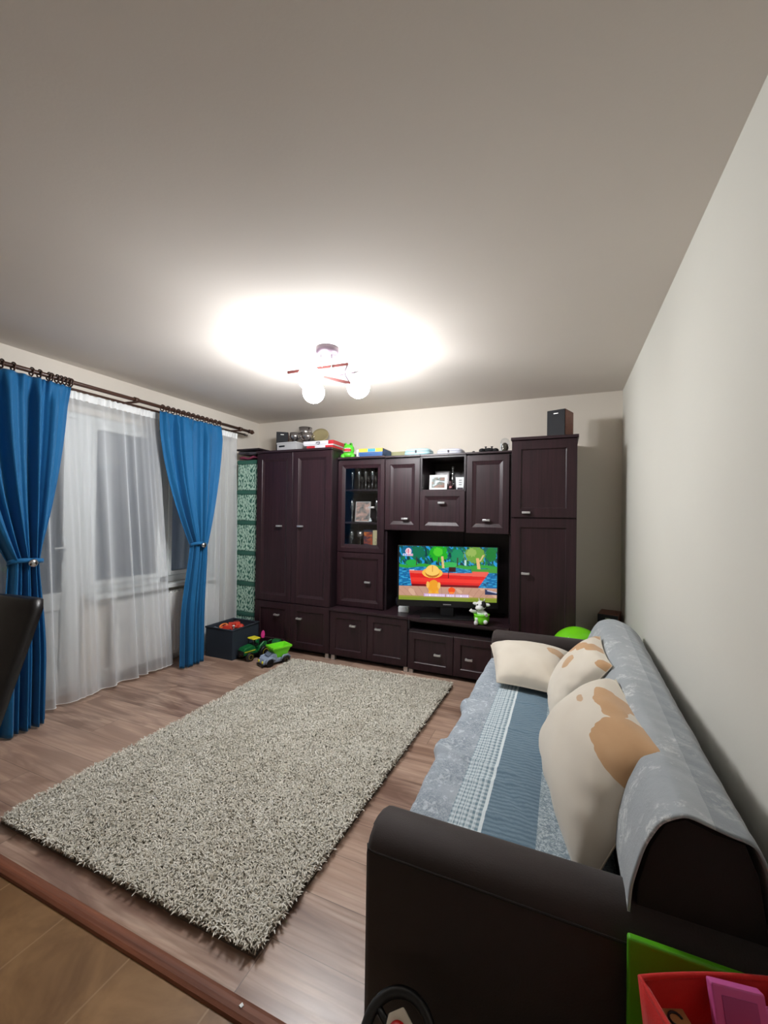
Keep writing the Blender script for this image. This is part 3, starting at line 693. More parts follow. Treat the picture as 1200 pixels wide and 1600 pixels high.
for j in range(NY+1):
    y=1.106+(2.922-1.106)*j/NY; row=[]
    edge=-.458+.004*math.sin(y*7)+.002*math.sin(y*19+1)
    def curl(yc,w,a): return a*math.exp(-((y-yc)/w)**2)
    out=curl(1.72,.045,.030)+curl(2.17,.05,.022)
    for i in range(NS+1):
        s=i/NS*.95  # arc length from x=.14 outward
        L1=.14-edge
        if s<L1-.03:
            x=.14-s; z=.447; ux=x
        else:
            q=s-(L1-.03); R=.035
            if q<R*PI/2: a=q/R; x=edge+.03-.0-R*math.sin(a)*.9; z=.447-R*(1-math.cos(a))
            else: x=edge+.03-R*.9-.004*math.sin(y*17+q*8)-.01*(q-R*1.57); z=.447-R-(q-R*PI/2)
            ux=.14-s
        wz=.004*vnoise(x*2.2,y*2.4,5)+.0035*vnoise(x*5,y*7,6)
        # sharp wrinkles across the seat
        for (yc,ya,a_) in ((1.52,.25,.006),(1.66,-.2,.007),(1.95,.15,.006),(2.3,-.1,.005),(1.36,.12,.004)):
            dd=(y-yc-ya*(x+.35)); wz+=a_*math.exp(-(dd/.012)**2)*(1 if x<-.15 else .3)
        if z>.43: z+=wz+.004
        else: x-=abs(wz)*.3
        if x<edge+.05: x-=out*math.sin(min(1,max(0,(edge+.05-x)/.05))*PI/2)*(1 if z>.40 else math.exp(-(.40-z)/.03)); z+=out*.5*math.exp(-((x-edge)/.03)**2)*(z>.38)
        row.append((x,y,max(z,.10))); UV.append((ux,y,0))
    P.append(row)
b=MB(); b.grid(P,0,True); me=bpy.data.meshes.new('seat_quilt'); me.from_pydata(b.v,[],b.f); me.materials.append(quilt_mat()); me.polygons.foreach_set('use_smooth',[True]*len(b.f))
at=me.attributes.new('pat','FLOAT_VECTOR','POINT'); at.data.foreach_set('vector',[c for p in UV for c in p])
q=obj('seat_quilt',me,None,solid=.006); tag(q,'grey and blue patchwork quilt spread over the sofa seat','quilt')
# back throw
def throw_mat():
    t=NT('grey_throw_pattern'); co=t.coord(); n=t.noise(co,6,2); s=t.noise(co,55,5,.75,1.5); p=t.noise(co,9,4,.6,.5)
    c=t.mix(n,rgb(148,156,162),rgb(170,177,182)); f=t.math('MULTIPLY',t.ramp(p,[(.52,0.),(.60,1.)]),t.ramp(s,[(.46,0.),(.56,1.)]))
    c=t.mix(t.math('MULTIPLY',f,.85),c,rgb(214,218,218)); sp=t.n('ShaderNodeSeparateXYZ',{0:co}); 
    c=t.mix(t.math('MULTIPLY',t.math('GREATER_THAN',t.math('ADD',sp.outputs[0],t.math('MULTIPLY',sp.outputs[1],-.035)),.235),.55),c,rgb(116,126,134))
    return t.pbr(c,.7,0,t.bump(t.math('ADD',s,t.math('MULTIPLY',p,2.0)),.35,.004),.3,0,.25)
P=[]; NYT=200
for j in range(NYT+1):
    y=.982+(2.985-.982)*j/NYT
    yy=min(2.955,max(1.0,y)); 
    pr=backprof(yy,.015)[1:10]
    # resample
    pts=[]; 
    for i in range(len(pr)-1):
        for k in range(6):
            t_=k/6; pts.append(pr[i].lerp(pr[i+1],t_))
    pts.append(pr[-1]); n=len(pts); row=[]
    for i,p in enumerate(pts):
        u=i/(n-1)
        w=.0035*vnoise(p.x*4,y*3.2,9)+.003*math.sin(y*34+u*9+2*math.sin(y*5))*smooth((u-.35)/.3)*1.2
        c=Vector((.25,.45)); d=(p-c).normalized(); k=p+d*(abs(w)+.001)
        row.append((k.x,y,k.y))
    # smoothing of the profile corners
    for _ in range(3):
        row=[row[0]]+[((row[i-1][0]+2*row[i][0]+row[i+1][0])/4,row[i][1],(row[i-1][2]+2*row[i][2]+row[i+1][2])/4+.0006) for i in range(1,n-1)]+[row[-1]]
    P.append(row)
b=MB(); b.grid(P,0,True)
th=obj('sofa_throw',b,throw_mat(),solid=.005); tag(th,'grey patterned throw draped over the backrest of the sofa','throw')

# cushions
def cushion_mat(name,spots):
    t=NT(name); uv=t.n('ShaderNodeAttribute',attribute_name='pat').outputs['Vector']
    nz=t.noise(uv,2.2,3,.6,0,'Color'); off=t.n('ShaderNodeVectorMath',{0:nz,1:(.5,.5,.5)},operation='SUBTRACT').outputs[0]
    off=t.n('ShaderNodeVectorMath',{0:off,3:.28},operation='SCALE').outputs[0]; p=t.n('ShaderNodeVectorMath',{0:uv,1:off},operation='ADD').outputs[0]
    acc=0.0
    for (u,v,ru,rv,a) in spots:
        m=t.mapv(p,(1/ru,1/rv,1),(0,0,0)); 
        d=t.n('ShaderNodeVectorMath',{0:m,1:(u/ru,v/rv,0)},operation='DISTANCE').outputs['Value']
        k=t.math('LESS_THAN',d,1.0); acc=t.math('MAXIMUM',acc,t.math('MULTIPLY',k,a))
    c=t.mix(t.noise(uv,1.5,2),rgb(214,204,188),rgb(228,221,208)); c=t.mix(acc,c,t.mix(t.noise(uv,3,3),rgb(186,146,106),rgb(206,168,128)))
    co=t.coord(); return t.pbr(c,.9,0,t.bump(t.noise(co,700,1),.1,.002),.2,0,.2)
def cushion(label,TL,TRc,BL,BR,front,back,spots,wr=1.0,seed=1,pinch=.07):
    TL,TRc,BL,BR=map(Vector,(TL,TRc,BL,BR)); n=(BL-TL).cross(TRc-TL).normalized()
    N=44; c=(TL+TRc+BL+BR)/4; b=MB(); uv=[]
    for side,th in ((1,front),(-1,back)):
        P=[]
        for i in range(N+1):
            v=-1+2*i/N; row=[]
            for j in range(N+1):
                u=-1+2*j/N
                uu=u*(1-pinch*(1-v*v)*abs(u)**1.5); vv=v*(1-pinch*(1-u*u)*abs(v)**1.5)
                p=BL.lerp(BR,(uu+1)/2).lerp(TL.lerp(TRc,(uu+1)/2),(vv+1)/2)
                h=((1-u*u)*(1-v*v))**.38
                h*=1+.05*vnoise(u*.5,v*.5,seed)*wr
                # seam puckers
                e=max(abs(u),abs(v)); h+=.035*wr*math.sin(14*(u if abs(v)>abs(u) else v)+seed)*math.exp(-((e-.86)/.08)**2)*(1-min(abs(u),abs(v)))
                row.append(p+n*side*(th*h)); uv.append((u,v,0 if side>0 else 5))
            P.append(row)
        b.grid(P,0,True)
    me=bpy.data.meshes.new('throw_pillow'); me.from_pydata(b.v,[],b.f); me.polygons.foreach_set('use_smooth',[True]*len(b.f)); me.materials.append(cushion_mat('cushion_print_%d'%seed,spots))
    at=me.attributes.new('pat','FLOAT_VECTOR','POINT'); at.data.foreach_set('vector',[q for p in uv for q in p])
    t=thing('cushion',label,'cushion',tuple(c),group='cream cushions with tan patches')
    o=obj('cover',me,None,t,world=True)
    pts=[BL.lerp(BR,(x+1)/2*1.0) for x in ()]
    loop=[]
    for k in range(4*N):
        s,r=divmod(k,N); w=-1+2*r/N
        u,v=[(w,-1),(1,w),(-w,1),(-1,-w)][s]
        uu=u*(1-pinch*(1-v*v)); vv=v*(1-pinch*(1-u*u))
        loop.append(BL.lerp(BR,(uu+1)/2).lerp(TL.lerp(TRc,(uu+1)/2),(vv+1)/2))
    b=MB(); b.tube(loop,.0022,6,closed=True); obj('seam',b,CREAM,t,world=True)
    return t
CREAM=m_fabric('cream_cotton',rgb(205,194,176),.9,.05,500,.1)
# order: TL,TR,BL,BR as seen facing the front side (front normal = (TR-TL)x(BL-TL))
cushion('large cream cushion nearest the camera, with a tan pointed corner',(.185,1.80,.80),(.262,1.215,.815),(-.06,1.86,.475),(.06,1.155,.475),.15,.02,
        [(.80,.74,.46,.46,1),(.0,.86,.42,.13,1),(-.22,.50,.09,.07,.8)],1,1)
cushion('cream cushion leaning on the backrest between the other two, with tan stripes',(.185,2.53,.775),(.192,1.99,.79),(-.04,2.46,.47),(-.03,2.0,.47),.105,.03,
        [(-1,1,.24,.16,1),(-.9,.05,.26,.2,1),(-.66,.26,.26,.2,1),(-.42,.46,.26,.19,1),(-.15,.68,.26,.18,1),(.05,.90,.22,.16,1),(.22,.22,.16,.2,.9),(.97,.95,.16,.16,1)],1,2)
cushion('cream cushion lying against the far armrest',(-.445,2.89,.545),(.055,2.84,.565),(-.335,2.41,.485),(-.01,2.37,.485),.115,.02,
        [(.80,.30,.28,.20,.9)],1,3,.04)

# ------------------------------------------------------------ rug
RG=[(-2.352,3.345),(-.832,3.425),(-.880,1.075),(-2.300,1.068)]  # BL BR FR FL
rug=thing('rug','large shaggy light grey rug on the wooden floor','rug',(-1.6,2.2,0))
BROWNB=simple('rug_backing',rgb(88,78,66),.95)
b=MB(); b.prism(RG,'z',.001,.010); obj('backing',b,BROWNB,rug,world=True)
N=120000
rs=np.random.RandomState(5); su=rs.rand(N); sv=rs.rand(N)
RGn=np.array(RG); A,B_,C_,D_=RGn
base=(A*(1-su)[:,None]+B_*su[:,None])*(1-sv)[:,None]+(D_*(1-su)[:,None]+C_*su[:,None])*sv[:,None]
cl_=np.sin(base[:,0]*38+2*np.sin(base[:,1]*21))*np.sin(base[:,1]*41+2*np.sin(base[:,0]*19))
ang=rs.rand(N)*2*PI+cl_*1.2; ln=.016+.014*rs.rand(N); hgt=.022+.012*rs.rand(N)+.003*cl_
# strands near the border lean outward
lean=np.stack([np.cos(ang),np.sin(ang)],1)*ln[:,None]
side=np.stack([-np.sin(ang),np.cos(ang)],1); wd_=.0028+.0016*rs.rand(N)
Vs=np.zeros((N,4,2,3)); 
bend=(rs.rand(N)-.5)*.02
for k,(s_,hz,wf) in enumerate(((0,0,1),(.22,.62,1.05),(.65,1.0,.95),(1.05,.93,.35))):
    cxy=base+lean*s_+side*(bend*s_*s_)[:,None]; z=.009+hgt*hz
    for q_,sg in enumerate((-1,1)):
        Vs[:,k,q_,:2]=cxy+side*(wd_*wf*sg/1.4)[:,None]; Vs[:,k,q_,2]=z+sg*.0009*rs.randn(N)
verts=Vs.reshape(-1,3); i0=(np.arange(N)*8)[:,None,None]
fq=np.array([[0,1,3,2],[2,3,5,4],[4,5,7,6]])[None]; faces=(i0+fq).reshape(-1,4)
me=bpy.data.meshes.new('pile'); me.vertices.add(len(verts)); me.vertices.foreach_set('co',verts.astype(np.float32).ravel())
me.loops.add(faces.size); me.loops.foreach_set('vertex_index',faces.astype(np.int32).ravel()); me.polygons.add(len(faces))
me.polygons.foreach_set('loop_start',np.arange(0,faces.size,4,dtype=np.int32)); me.polygons.foreach_set('use_smooth',[True]*len(faces)); me.update(calc_edges=True)
t=NT('shaggy_yarn'); ri=t.n('ShaderNodeNewGeometry').outputs['Random Per Island']; co=t.coord()
c=t.ramp(ri,[(0,rgb(160,153,138)),(.15,rgb(200,195,181)),(.6,rgb(222,218,206)),(1,rgb(236,233,224))])
c=t.mix(t.math('MULTIPLY',t.ramp(t.noise(co,3.5,3),[(.4,0.),(.7,1.)]),.22),c,rgb(158,148,126))
YARN=t.pbr(c,.85,spec=.2,sheen=.1); me.materials.append(YARN)
o=obj('pile',me,None,rug,world=True,label='long curly yarn pile'); o['kind']='stuff'

# ------------------------------------------------------------ dining chair
ch=thing('dining_chair','black leather dining chair at the left edge, in front of the blue curtain','chair',(-2.375,.79,0),math.radians(8.6))
w2=.225
b=MB(); P=[]
for i in range(15):
    t_=i/14; z=.44+.55*t_; y=.145+.195*t_
    e=.0 if t_<.93 else .02*((t_-.93)/.07)**2
    P.append([(-w2+e,y-.02,z),(-w2+e,y+.02,z),(-w2+.02+e,y+.032,z),(0,y+.034,z+.004),(w2-.02-e,y+.032,z),(w2-e,y+.02,z),(w2-e,y-.02,z),(w2-.02-e,y-.03,z),(0,y-.02,z+.004),(-w2+.02+e,y-.03,z)])
P.append([(x*.93,.34+.5*(y-.34),z+.008) for x,y,z in P[-1]])
b.grid(P,0,True,False,True); b.add(P[0],[tuple(range(10))]); b.add(P[-1],[tuple(range(10))])
obj('backrest',b,LEATHER,ch)
obj('seat',MB().box(-w2,w2,-.28,.125,.40,.475),LEATHER,ch,bevel=.025,seg=4)
for x in (-w2+.03,w2-.03):
    for y,dy in ((-.25,-.01),(.10,.02)):
        b=MB(); b.add([(x-.02,y-.02,.42),(x+.02,y-.02,.42),(x+.02,y+.02,.42),(x-.02,y+.02,.42)]+[(x-.015,y+dy-.015,0),(x+.015,y+dy-.015,0),(x+.015,y+dy+.015,0),(x-.015,y+dy+.015,0)],[(0,1,2,3),(7,6,5,4),(0,4,5,1),(1,5,6,2),(2,6,7,3),(3,7,4,0)])
        obj('leg',b,WENGED,ch,bevel=.002)

# ------------------------------------------------------------ things on the cabinets
DKBL=simple('speaker_grille',rgb(15,17,24),.7,bump=.2,bscale=400); SPKW=m_wood('speaker_wood',rgb(92,46,32),rgb(126,70,52),'x')
def speaker(label,loc,rz,w=.145,d=.19,h=.225):
    t=thing('loudspeaker',label,'speaker',loc,rz,'matching loudspeakers')
    obj('cabinet',MB().box(-w/2,w/2,-d/2+.012,d/2,0,h),SPKW,t,bevel=.003)
    obj('grille',MB().box(-w/2+.001,w/2-.001,-d/2,-d/2+.0115,.002,h-.002),DKBL,t,bevel=.003)
    b=MB(); b.box(-.018,.018,-d/2-.002,-d/2,h-.035,h-.028); obj('badge',b,SILVER,t,label='small silver badge')
    return t
speaker('wooden loudspeaker with a dark grille standing on the tall cupboard',(-.035,3.735,2.058),math.radians(-20))
speaker('dark loudspeaker standing behind the grey box on the wardrobe',(-2.905,3.86,2.070),math.radians(33),.13,.17,.245)
speaker('loudspeaker in the corner behind the end of the sofa',(.355,3.93,.0),math.radians(-12),.15,.22,.635)
GBX=simple('grey_box_card',rgb(176,176,178),.6,var=.05)
t=thing('media_box','light grey box with a dark label slot on the wardrobe','box',(-2.648,3.675,2.070),math.radians(-3))
obj('box_body',MB().box(-.125,.125,-.09,.12,0,.078),GBX,t,bevel=.004); obj('label_slot',MB().box(-.095,-.02,-.0925,-.0905,.036,.052),BLACK,t,label='dark narrow slot')
obj('lid',MB().box(-.128,.128,-.093,.123,.066,.086),GBX,t,bevel=.004)
GOLD=simple('trophy_gold',rgb(196,184,140),.3,.45,var=.1); TSIL=simple('trophy_silver',rgb(190,186,186),.18,.95,var=.05)
def trophy(label,loc,s,m,wide=1.0):
    t=thing('trophy',label,'trophy',loc,random.uniform(-.5,.5),'trophies on the wardrobe')
    obj('base',MB().lathe([(.03*s,0),(.03*s,.02*s),(.02*s,.028*s)],20),BLACK if m is TSIL else WHITE,t)
    obj('cup',MB().lathe([(.012*s,.028*s),(.007*s,.05*s),(.012*s,.07*s),(.006*s,.08*s),(.02*s*wide,.095*s),(.042*s*wide,.125*s),(.046*s*wide,.16*s),(.043*s*wide,.16*s),(.036*s*wide,.125*s),(.0,.10*s)],24,cap=False),m,t)
    for sg in (-1,1):
        b=MB(); b.tube([(sg*.038*s*wide,0,.115*s),(sg*.06*s*wide,0,.118*s),(sg*.068*s*wide,0,.14*s),(sg*.044*s*wide,0,.154*s)],.003*s,8); obj('handle',b,m,t)
    return t
trophy('small silver trophy cup with a white foot behind the grey box on the wardrobe',(-2.755,3.88,2.07),1.5,TSIL,.85)
trophy('tallest silver trophy cup, standing at the back of the wardrobe top',(-2.70,4.0,2.07),2.0,TSIL,.82)
trophy('silver trophy cup just in front of the gold dish trophy',(-2.582,3.87,2.07),1.4,TSIL,.9)
# gold dish trophy
t=thing('trophy','wide gold dish trophy above the white game box','trophy',(-2.49,3.985,2.07),.35,'trophies on the wardrobe')
obj('base',MB().box(-.05,.05,-.03,.03,0,.11),BLACK,t,bevel=.003)
obj('dish',MB().lathe([(0,0),(.03,.004),(.066,.018),(.08,.027),(.078,.031),(.062,.024),(0,.012)],30,T=TR((0,.02,.205),0,math.radians(62),0,1.15)),GOLD,t)
obj('stem',MB().tube([(0,.01,.11),(0,.015,.15)],.008),GOLD,t)
# board games
RED=simple('game_red',rgb(190,40,50),.5,var=.05); WBX=simple('game_white',rgb(222,222,228),.5,var=.04); BLUB=simple('game_blue',rgb(40,84,140),.5,var=.1); YEL=simple('game_yellow',rgb(220,190,60),.5,var=.06); CYAN=simple('game_cyan',rgb(40,140,190),.5)
def gamebox(label,loc,rz,w,d,h,m,stripe=None,sm=None,mark=None,mm=None):
    t=thing('board_game_box',label,'game box',loc,rz,'board game boxes')
    obj('tray',MB().box(-w/2+.004,w/2-.004,-d/2+.004,d/2-.004,0,h*.5),m,t,bevel=.002)
    obj('lid',MB().box(-w/2,w/2,-d/2,d/2,h*.22,h),m,t,bevel=.003)
    if stripe: obj('printed_band',MB().box(stripe[0],stripe[1],-d/2-.0012,d/2+.0012,h*.23,h+.001),sm,t)
    if mark: obj('printed_mark',mark,mm,t)
    return t
mk=MB(); 
for (a,c,z0,z1) in ((-.02,.02,.045,.050),(-.024,-.018,.030,.046),(.016,.022,.034,.046),(-.01,.016,.028,.032)): mk.box(a,c,-.1325,-.131,z0-.018,z1-.014)
gamebox('red and white game box under the other on the wardrobe',(-2.26,3.72,2.07),0,.30,.25,.03,RED,(-.05,.07),WBX)
gamebox('white game box with a red end lying on top of the red one',(-2.275,3.72,2.1005),math.radians(2),.345,.26,.047,WBX,(.115,.1735),RED,mk,GREYC)
# green monster toy
GRN=simple('bright_green_plastic',rgb(86,200,50),.35,var=.06); LGR=simple('lime_plastic',rgb(120,230,40),.35,var=.05); TOOTH=simple('tooth_white',rgb(235,235,225),.4)
t=thing('monster_toy','bright green toy monster with a wide open red mouth on the cabinet top','toy',(-2.015,3.76,1.982),math.radians(10))
b=MB(); b.sphere((0,0,.035),.06,24,12,0,(1.05,.8,.6)); b.sphere((-.05,-.02,.02),.025,14,8); b.sphere((.05,-.02,.02),.025,14,8)
for s_ in (-1,1): b.sphere((s_*.045,-.03,.012),.014,12,8)
obj('body',b,GRN,t)
b=MB(); 
P=[]
for i in range(9):
    a=i/8; z=.055+.085*a; rr=.058*math.sqrt(max(0.02,1-((a-.4)/.72)**2))
    P.append([(rr*math.cos(q),rr*.85*math.sin(q)+.005,z) for q in [PI*(1.5)+(.36*2*PI if .0<a<.55 else .0)*0+2*PI*k/24 for k in range(24)]])
b.grid(P,0,True,False,True); b.add(P[-1],[tuple(range(24))]); obj('head',b,GRN,t)
obj('mouth',MB().sphere((0,-.036,.078),.04,20,10,0,(1,.5,.55)),RED,t,label='red open mouth')
b=MB()
for k in range(7):
    a=-.03+.01*k; b.lathe([(.005,.0),(0,-.011)],8,T=Matrix.Translation((a,-.054+abs(a)*.25,.098))); b.lathe([(.005,.0),(0,.011)],8,T=Matrix.Translation((a,-.054+abs(a)*.25,.060)))
obj('teeth',b,TOOTH,t)
for s_ in (-1,1):
    e_=obj('eye',MB().sphere((s_*.028,-.012,.138),.018,14,10),GRN,t); obj('pupil',MB().sphere((s_*.030,-.027,.140),.008,10,8),BLACK,e_)
def cardbox(label,loc,rz,w,d,h,m,mark=None):
    t=thing('card_box',label,'box',loc,rz)
    obj('carton',MB().box(-w/2,w/2,-d/2,d/2,0,h),m,t,bevel=.002)
    b=MB()
    for k in range(4): b.box(-w*.25,w*(.0+.06*k),-d/2-.001,-d/2,h*(.3+.13*k),h*(.36+.13*k))
    obj('printed_text',b,GREYC,t); return t
cardbox('small white box with grey print between the green toy and the blue game box',(-1.905,3.80,1.982),math.radians(12),.062,.05,.085,WBX)
gamebox('blue game box with yellow lid on the cabinet top',(-1.735,3.80,1.982),math.radians(2),.25,.24,.075,BLUB,None).location
b=MB(); b.box(-.125,.125,-.1212,-.1200,.042,.074); b.box(-.126,.126,-.121,.121,.0751,.0765); tt=[o for o in COL.objects if o.get('label','').startswith('blue game box')][0]
obj('printed_band',b,YEL,tt,label='yellow printed band'); b=MB(); b.box(-.03,.05,-.1222,-.1212,.044,.073); b.box(-.03,.05,-.12,.121,.0766,.0772); obj('printed_mark',b,CYAN,tt)
KH=simple('khaki_card',rgb(150,150,110),.6)
gamebox('flat khaki game box behind the blue one on the cabinet top',(-1.58,4.01,1.983),math.radians(-3),.24,.17,.07,KH)
AQ=simple('aqua_plastic',rgb(176,214,222),.35,var=.03); LIL=simple('pale_plastic',rgb(206,208,222),.35,var=.03)
def puck(label,loc,m,w,h,mark=False,d=.2):
    t=thing('plastic_case',label,'case',loc,0)
    def sup(wx,wy): return [(wx*math.copysign(abs(math.cos(a))**.6,math.cos(a)),wy*math.copysign(abs(math.sin(a))**.6,math.sin(a))) for a in [2*PI*k/36 for k in range(36)]]
    b=MB(); P=[[(x*s_,y*s_,z*h) for x,y in sup(w/2,d/2)] for s_,z in ((.9,0),(1,.12),(1,.45),(.985,.5))]
    b.grid(P,0,True,False,True); b.add(P[0],[tuple(range(36))]); b.add(P[-1],[tuple(range(36))]); obj('bottom_shell',b,m,t)
    b=MB(); P=[[(x*s_,y*s_,z*h) for x,y in sup(w/2,d/2)] for s_,z in ((.99,.52),(.97,.75),(.86,.94),(.6,1.0),(.02,1.0))]
    b.grid(P,0,True,False,True); b.add(P[0],[tuple(range(36))]); obj('lid',b,m,t)
    b=MB(); b.box(-.008,.008,-d/2-.004,-d/2+.004,h*.3,h*.7); obj('clasp',b,GREYC,t,bevel=.002)
    return t
puck('pale aqua plastic case with a small dark clasp on the cabinet top',(-1.275,3.80,1.976),AQ,.265,.066)
puck('pale lilac plastic case to the right of the aqua one',(-.975,3.84,1.974),LIL,.25,.058)
# game controller
t=thing('game_controller','black game controller lying on the cabinet top','game controller',(-.615,3.76,1.974),math.radians(8))
b=MB(); b.sphere((0,0,.024),.045,22,12,0,(1.3,.75,.42)); b.sphere((-.058,-.008,.020),.028,16,10,0,(1,1.3,.7)); b.sphere((.058,-.008,.020),.028,16,10,0,(1,1.3,.7)); obj('shell',b,BLACKM,t)
for x in (-.026,.026):
    b=MB(); b.tube([(x,-.012,.03),(x,-.012,.05)],.006,10); b.lathe([(.010,0),(.011,.004),(.009,.007)],14,T=Matrix.Translation((x,-.012,.048))); obj('thumbstick',b,BLACK,t)
b=MB(); b.box(.044,.066,.004,.009,.036,.040); b.box(.052,.057,-.004,.016,.036,.040); obj('button',b,GREYC,t)
tag(obj('toy_puck',MB().lathe([(.014,0),(.014,.012),(.008,.018),(0,.019)],16,T=Matrix.Translation((-.745,3.74,1.974))),BLACK),'tiny dark puck beside the game controller','toy')
# cloche
t=thing('glass_cloche','clear glass cloche with dark moss beside the tall cupboard','cloche',(-.478,3.76,1.974))
obj('dome',MB().lathe([(.040,0),(.041,.05),(.040,.09),(.030,.112),(.012,.122),(0,.124)],26,cap=False),GLASS,t)
b=MB(); b.sphere((0,0,.04),.03,20,14,0,(1,1,1.35)); 
for v_ in range(len(b.v)):
    x,y,z=b.v[v_]; k=1+.16*vnoise(x*30,y*30+z*25,3); b.v[v_]=(x*k,y*k,max(.001,z*k*.98))
obj('moss',b,simple('dark_moss',rgb(66,62,48),.9,var=.4,scale=60),t)
b=MB(); b.box(-.036,-.026,-.008,.004,.004,.075); obj('candle_stick',b,WHITE,t)

# items in the open niche
FRW=simple('white_frame',rgb(232,232,232),.45,var=.02)
def photo_mat(name,cols,seed):
    t=NT(name); co=t.coord(); n=t.noise(t.mapv(co,(14,14,22),(seed,0,seed)),1,3,.5,.6); return t.pbr(t.ramp(n,[(i/(len(cols)-1)*.5+.25,c) for i,c in enumerate(cols)]),.3)
def photo(label,loc,rz,w,h,m,pm,fr=.014,tilt=-.14):
    t=thing('framed_photo',label,'picture frame',loc,rz); T=Matrix.Rotation(tilt,4,'X')
    b=MB(); o=[(-w/2,0),(w/2,0),(w/2,h),(-w/2,h)]; i_=[(-w/2+fr,fr),(w/2-fr,fr),(w/2-fr,h-fr),(-w/2+fr,h-fr)]
    P=[[(x,.012,z) for x,z in o],[(x,0,z) for x,z in o],[(x,0,z) for x,z in i_],[(x,.004,z) for x,z in i_]]
    b.grid(P,0,False,False,True,T); obj('frame',b,m,t)
    b=MB(); b.add([(x,.0045,z) for x,z in i_],[(0,1,2,3)],T=T); b.box(-w/2,w/2,.0121,.014,0,h,0,T); b.prism([(.014,h*.7),(.016,h*.7),(h*.42,0.001),(h*.42-.004,.001)],'x',-.012,.012)
    obj('photograph',b,pm,t); return t
photo('white picture frame in the open niche with a landscape photo',(-1.085,3.80,1.653),math.radians(9),.165,.145,FRW,photo_mat('photo_a',[rgb(60,40,44),rgb(140,96,80),rgb(70,90,80),rgb(190,198,205),rgb(226,228,230)],1),.022)
photo('small pale picture frame behind the white frame in the open niche',(-1.10,3.98,1.653),math.radians(4),.14,.20,simple('grey_frame',rgb(120,110,112),.5),photo_mat('photo_b',[rgb(90,80,84),rgb(150,140,140),rgb(180,170,166)],4),.01)
t=thing('bottle','clear slim glass bottle behind the picture frame in the niche','bottle',(-.985,3.96,1.652))
obj('bottle_glass',MB().lathe([(.018,0),(.019,.12),(.010,.15),(.007,.20),(.009,.21),(0,.21)],18),GWARE,t); obj('stopper',MB().lathe([(.006,.20),(.010,.212),(.011,.235),(0,.24)],14),SILVER,t)
t=thing('figurine','tiny dark figurine beside the white frame in the niche','figurine',(-.965,3.80,1.652),.2)
b=MB(); b.lathe([(.016,0),(.013,.03),(.008,.05),(.014,.062),(.013,.078),(0,.09)],16); b.sphere((-.018,0,.04),.009,10,8); b.sphere((.018,0,.04),.009,10,8); obj('body',b,simple('dark_figurine',rgb(60,34,38),.4),t)
obj('shirt',MB().lathe([(.0145,.018),(.0125,.034),(.0105,.034)],16),simple('pink_shirt',rgb(190,130,130),.5),t)
t=thing('white_tub','white printed container at the right end of the open niche','container',(-.872,3.80,1.652),.1)
b=MB(); b.prism([(-.034,.0),(.030,.0),(.040,.115),(-.042,.115)],'y',-.03,.03); obj('tub_body',b,WHITE,t,bevel=.004)
b=MB()
for k in range(3): b.box(-.012,.014,-.0312,-.0302,.045+.02*k,.05+.02*k)
b.box(-.026,.026,-.0312,-.0302,.0,.02); obj('printed_text',b,GREYC,t)
# items in the glass cabinet
def goblet(h,r,kind):
    b=MB()
    if kind=='flute': p=[(.028,0),(.004,.006),(.0035,h*.42),(r*.6,h*.5),(r,h*.75),(r*.85,h),(r*.8,h),(r*.93,h*.75),(0,h*.47)]
    elif kind=='wine': p=[(.03,0),(.004,.006),(.0035,h*.45),(r*.8,h*.55),(r,h*.72),(r*.78,h),(r*.74,h),(r*.93,h*.72),(0,h*.5)]
    else: p=[(r*.8,0),(r,h),(r*.93,h),(r*.75,.01),(0,.01)]
    b.lathe(p,20,cap=False); return b
def glass(name,label,loc,h,r,kind,group,m=None):
    o=obj(name,goblet(h,r,kind),m or GWARE,loc=loc); return tag(o,label,'glass',group)
for k in range(5): glass('champagne_glass','slim stemmed glass on the top shelf behind the glass door',(-1.985+.075*k,3.80,1.665),.22,.024,'flute','stemmed glasses on the top shelf')
for k in range(4): glass('wine_glass','wide wine glass at the back of the top shelf behind the glass door',(-1.95+.08*k,3.95,1.665),.19,.034,'wine','wine glasses at the back of the top shelf')
glass('champagne_glass','stemmed glass left of the grey photo in the glass cabinet',(-1.985,3.80,1.34),.24,.026,'flute',None)
glass('champagne_glass','stemmed glass right behind the grey photo in the glass cabinet',(-1.735,3.86,1.34),.25,.026,'flute',None)
glass('wine_glass','stemmed glass at the right end of the middle shelf of the glass cabinet',(-1.675,3.81,1.34),.23,.03,'wine',None)
photo('grey and white photo standing on the middle shelf of the glass cabinet',(-1.865,3.79,1.342),0,.165,.205,simple('pale_mat',rgb(176,172,168),.6),photo_mat('photo_c',[rgb(50,48,50),rgb(120,116,112),rgb(190,150,136),rgb(205,202,198)],7),.008,-.1)
t=thing('small_ornament','small white bird shaped ornament on the middle shelf by the photo','ornament',(-1.76,3.76,1.34)); b=MB(); b.sphere((0,0,.014),.014,14,10,0,(1.2,.8,1)); b.sphere((0,0,.034),.009,12,8); obj('body',b,WHITE,t); obj('beak',MB().lathe([(.003,0),(0,.01)],8,T=TR((0,-.007,.034),0,PI/2)),YEL,t)
glass('wine_glass','stemmed glass at the left end of the bottom shelf of the glass cabinet',(-1.985,3.80,1.06),.2,.025,'flute',None)
t=thing('silver_goblet','silver goblet on the bottom shelf of the glass cabinet','goblet',(-1.885,3.80,1.06)); obj('cup',MB().lathe([(.02,.12),(.034,.135),(.036,.19),(.033,.19),(.03,.14),(0,.13)],22,cap=False),TSIL,t); obj('foot',MB().lathe([(.03,0),(.006,.01),(.005,.11),(.02,.122)],20),TSIL,t)
PB=photo_mat('box_picture',[rgb(40,56,90),rgb(30,40,70),rgb(190,90,40),rgb(230,180,70)],2)
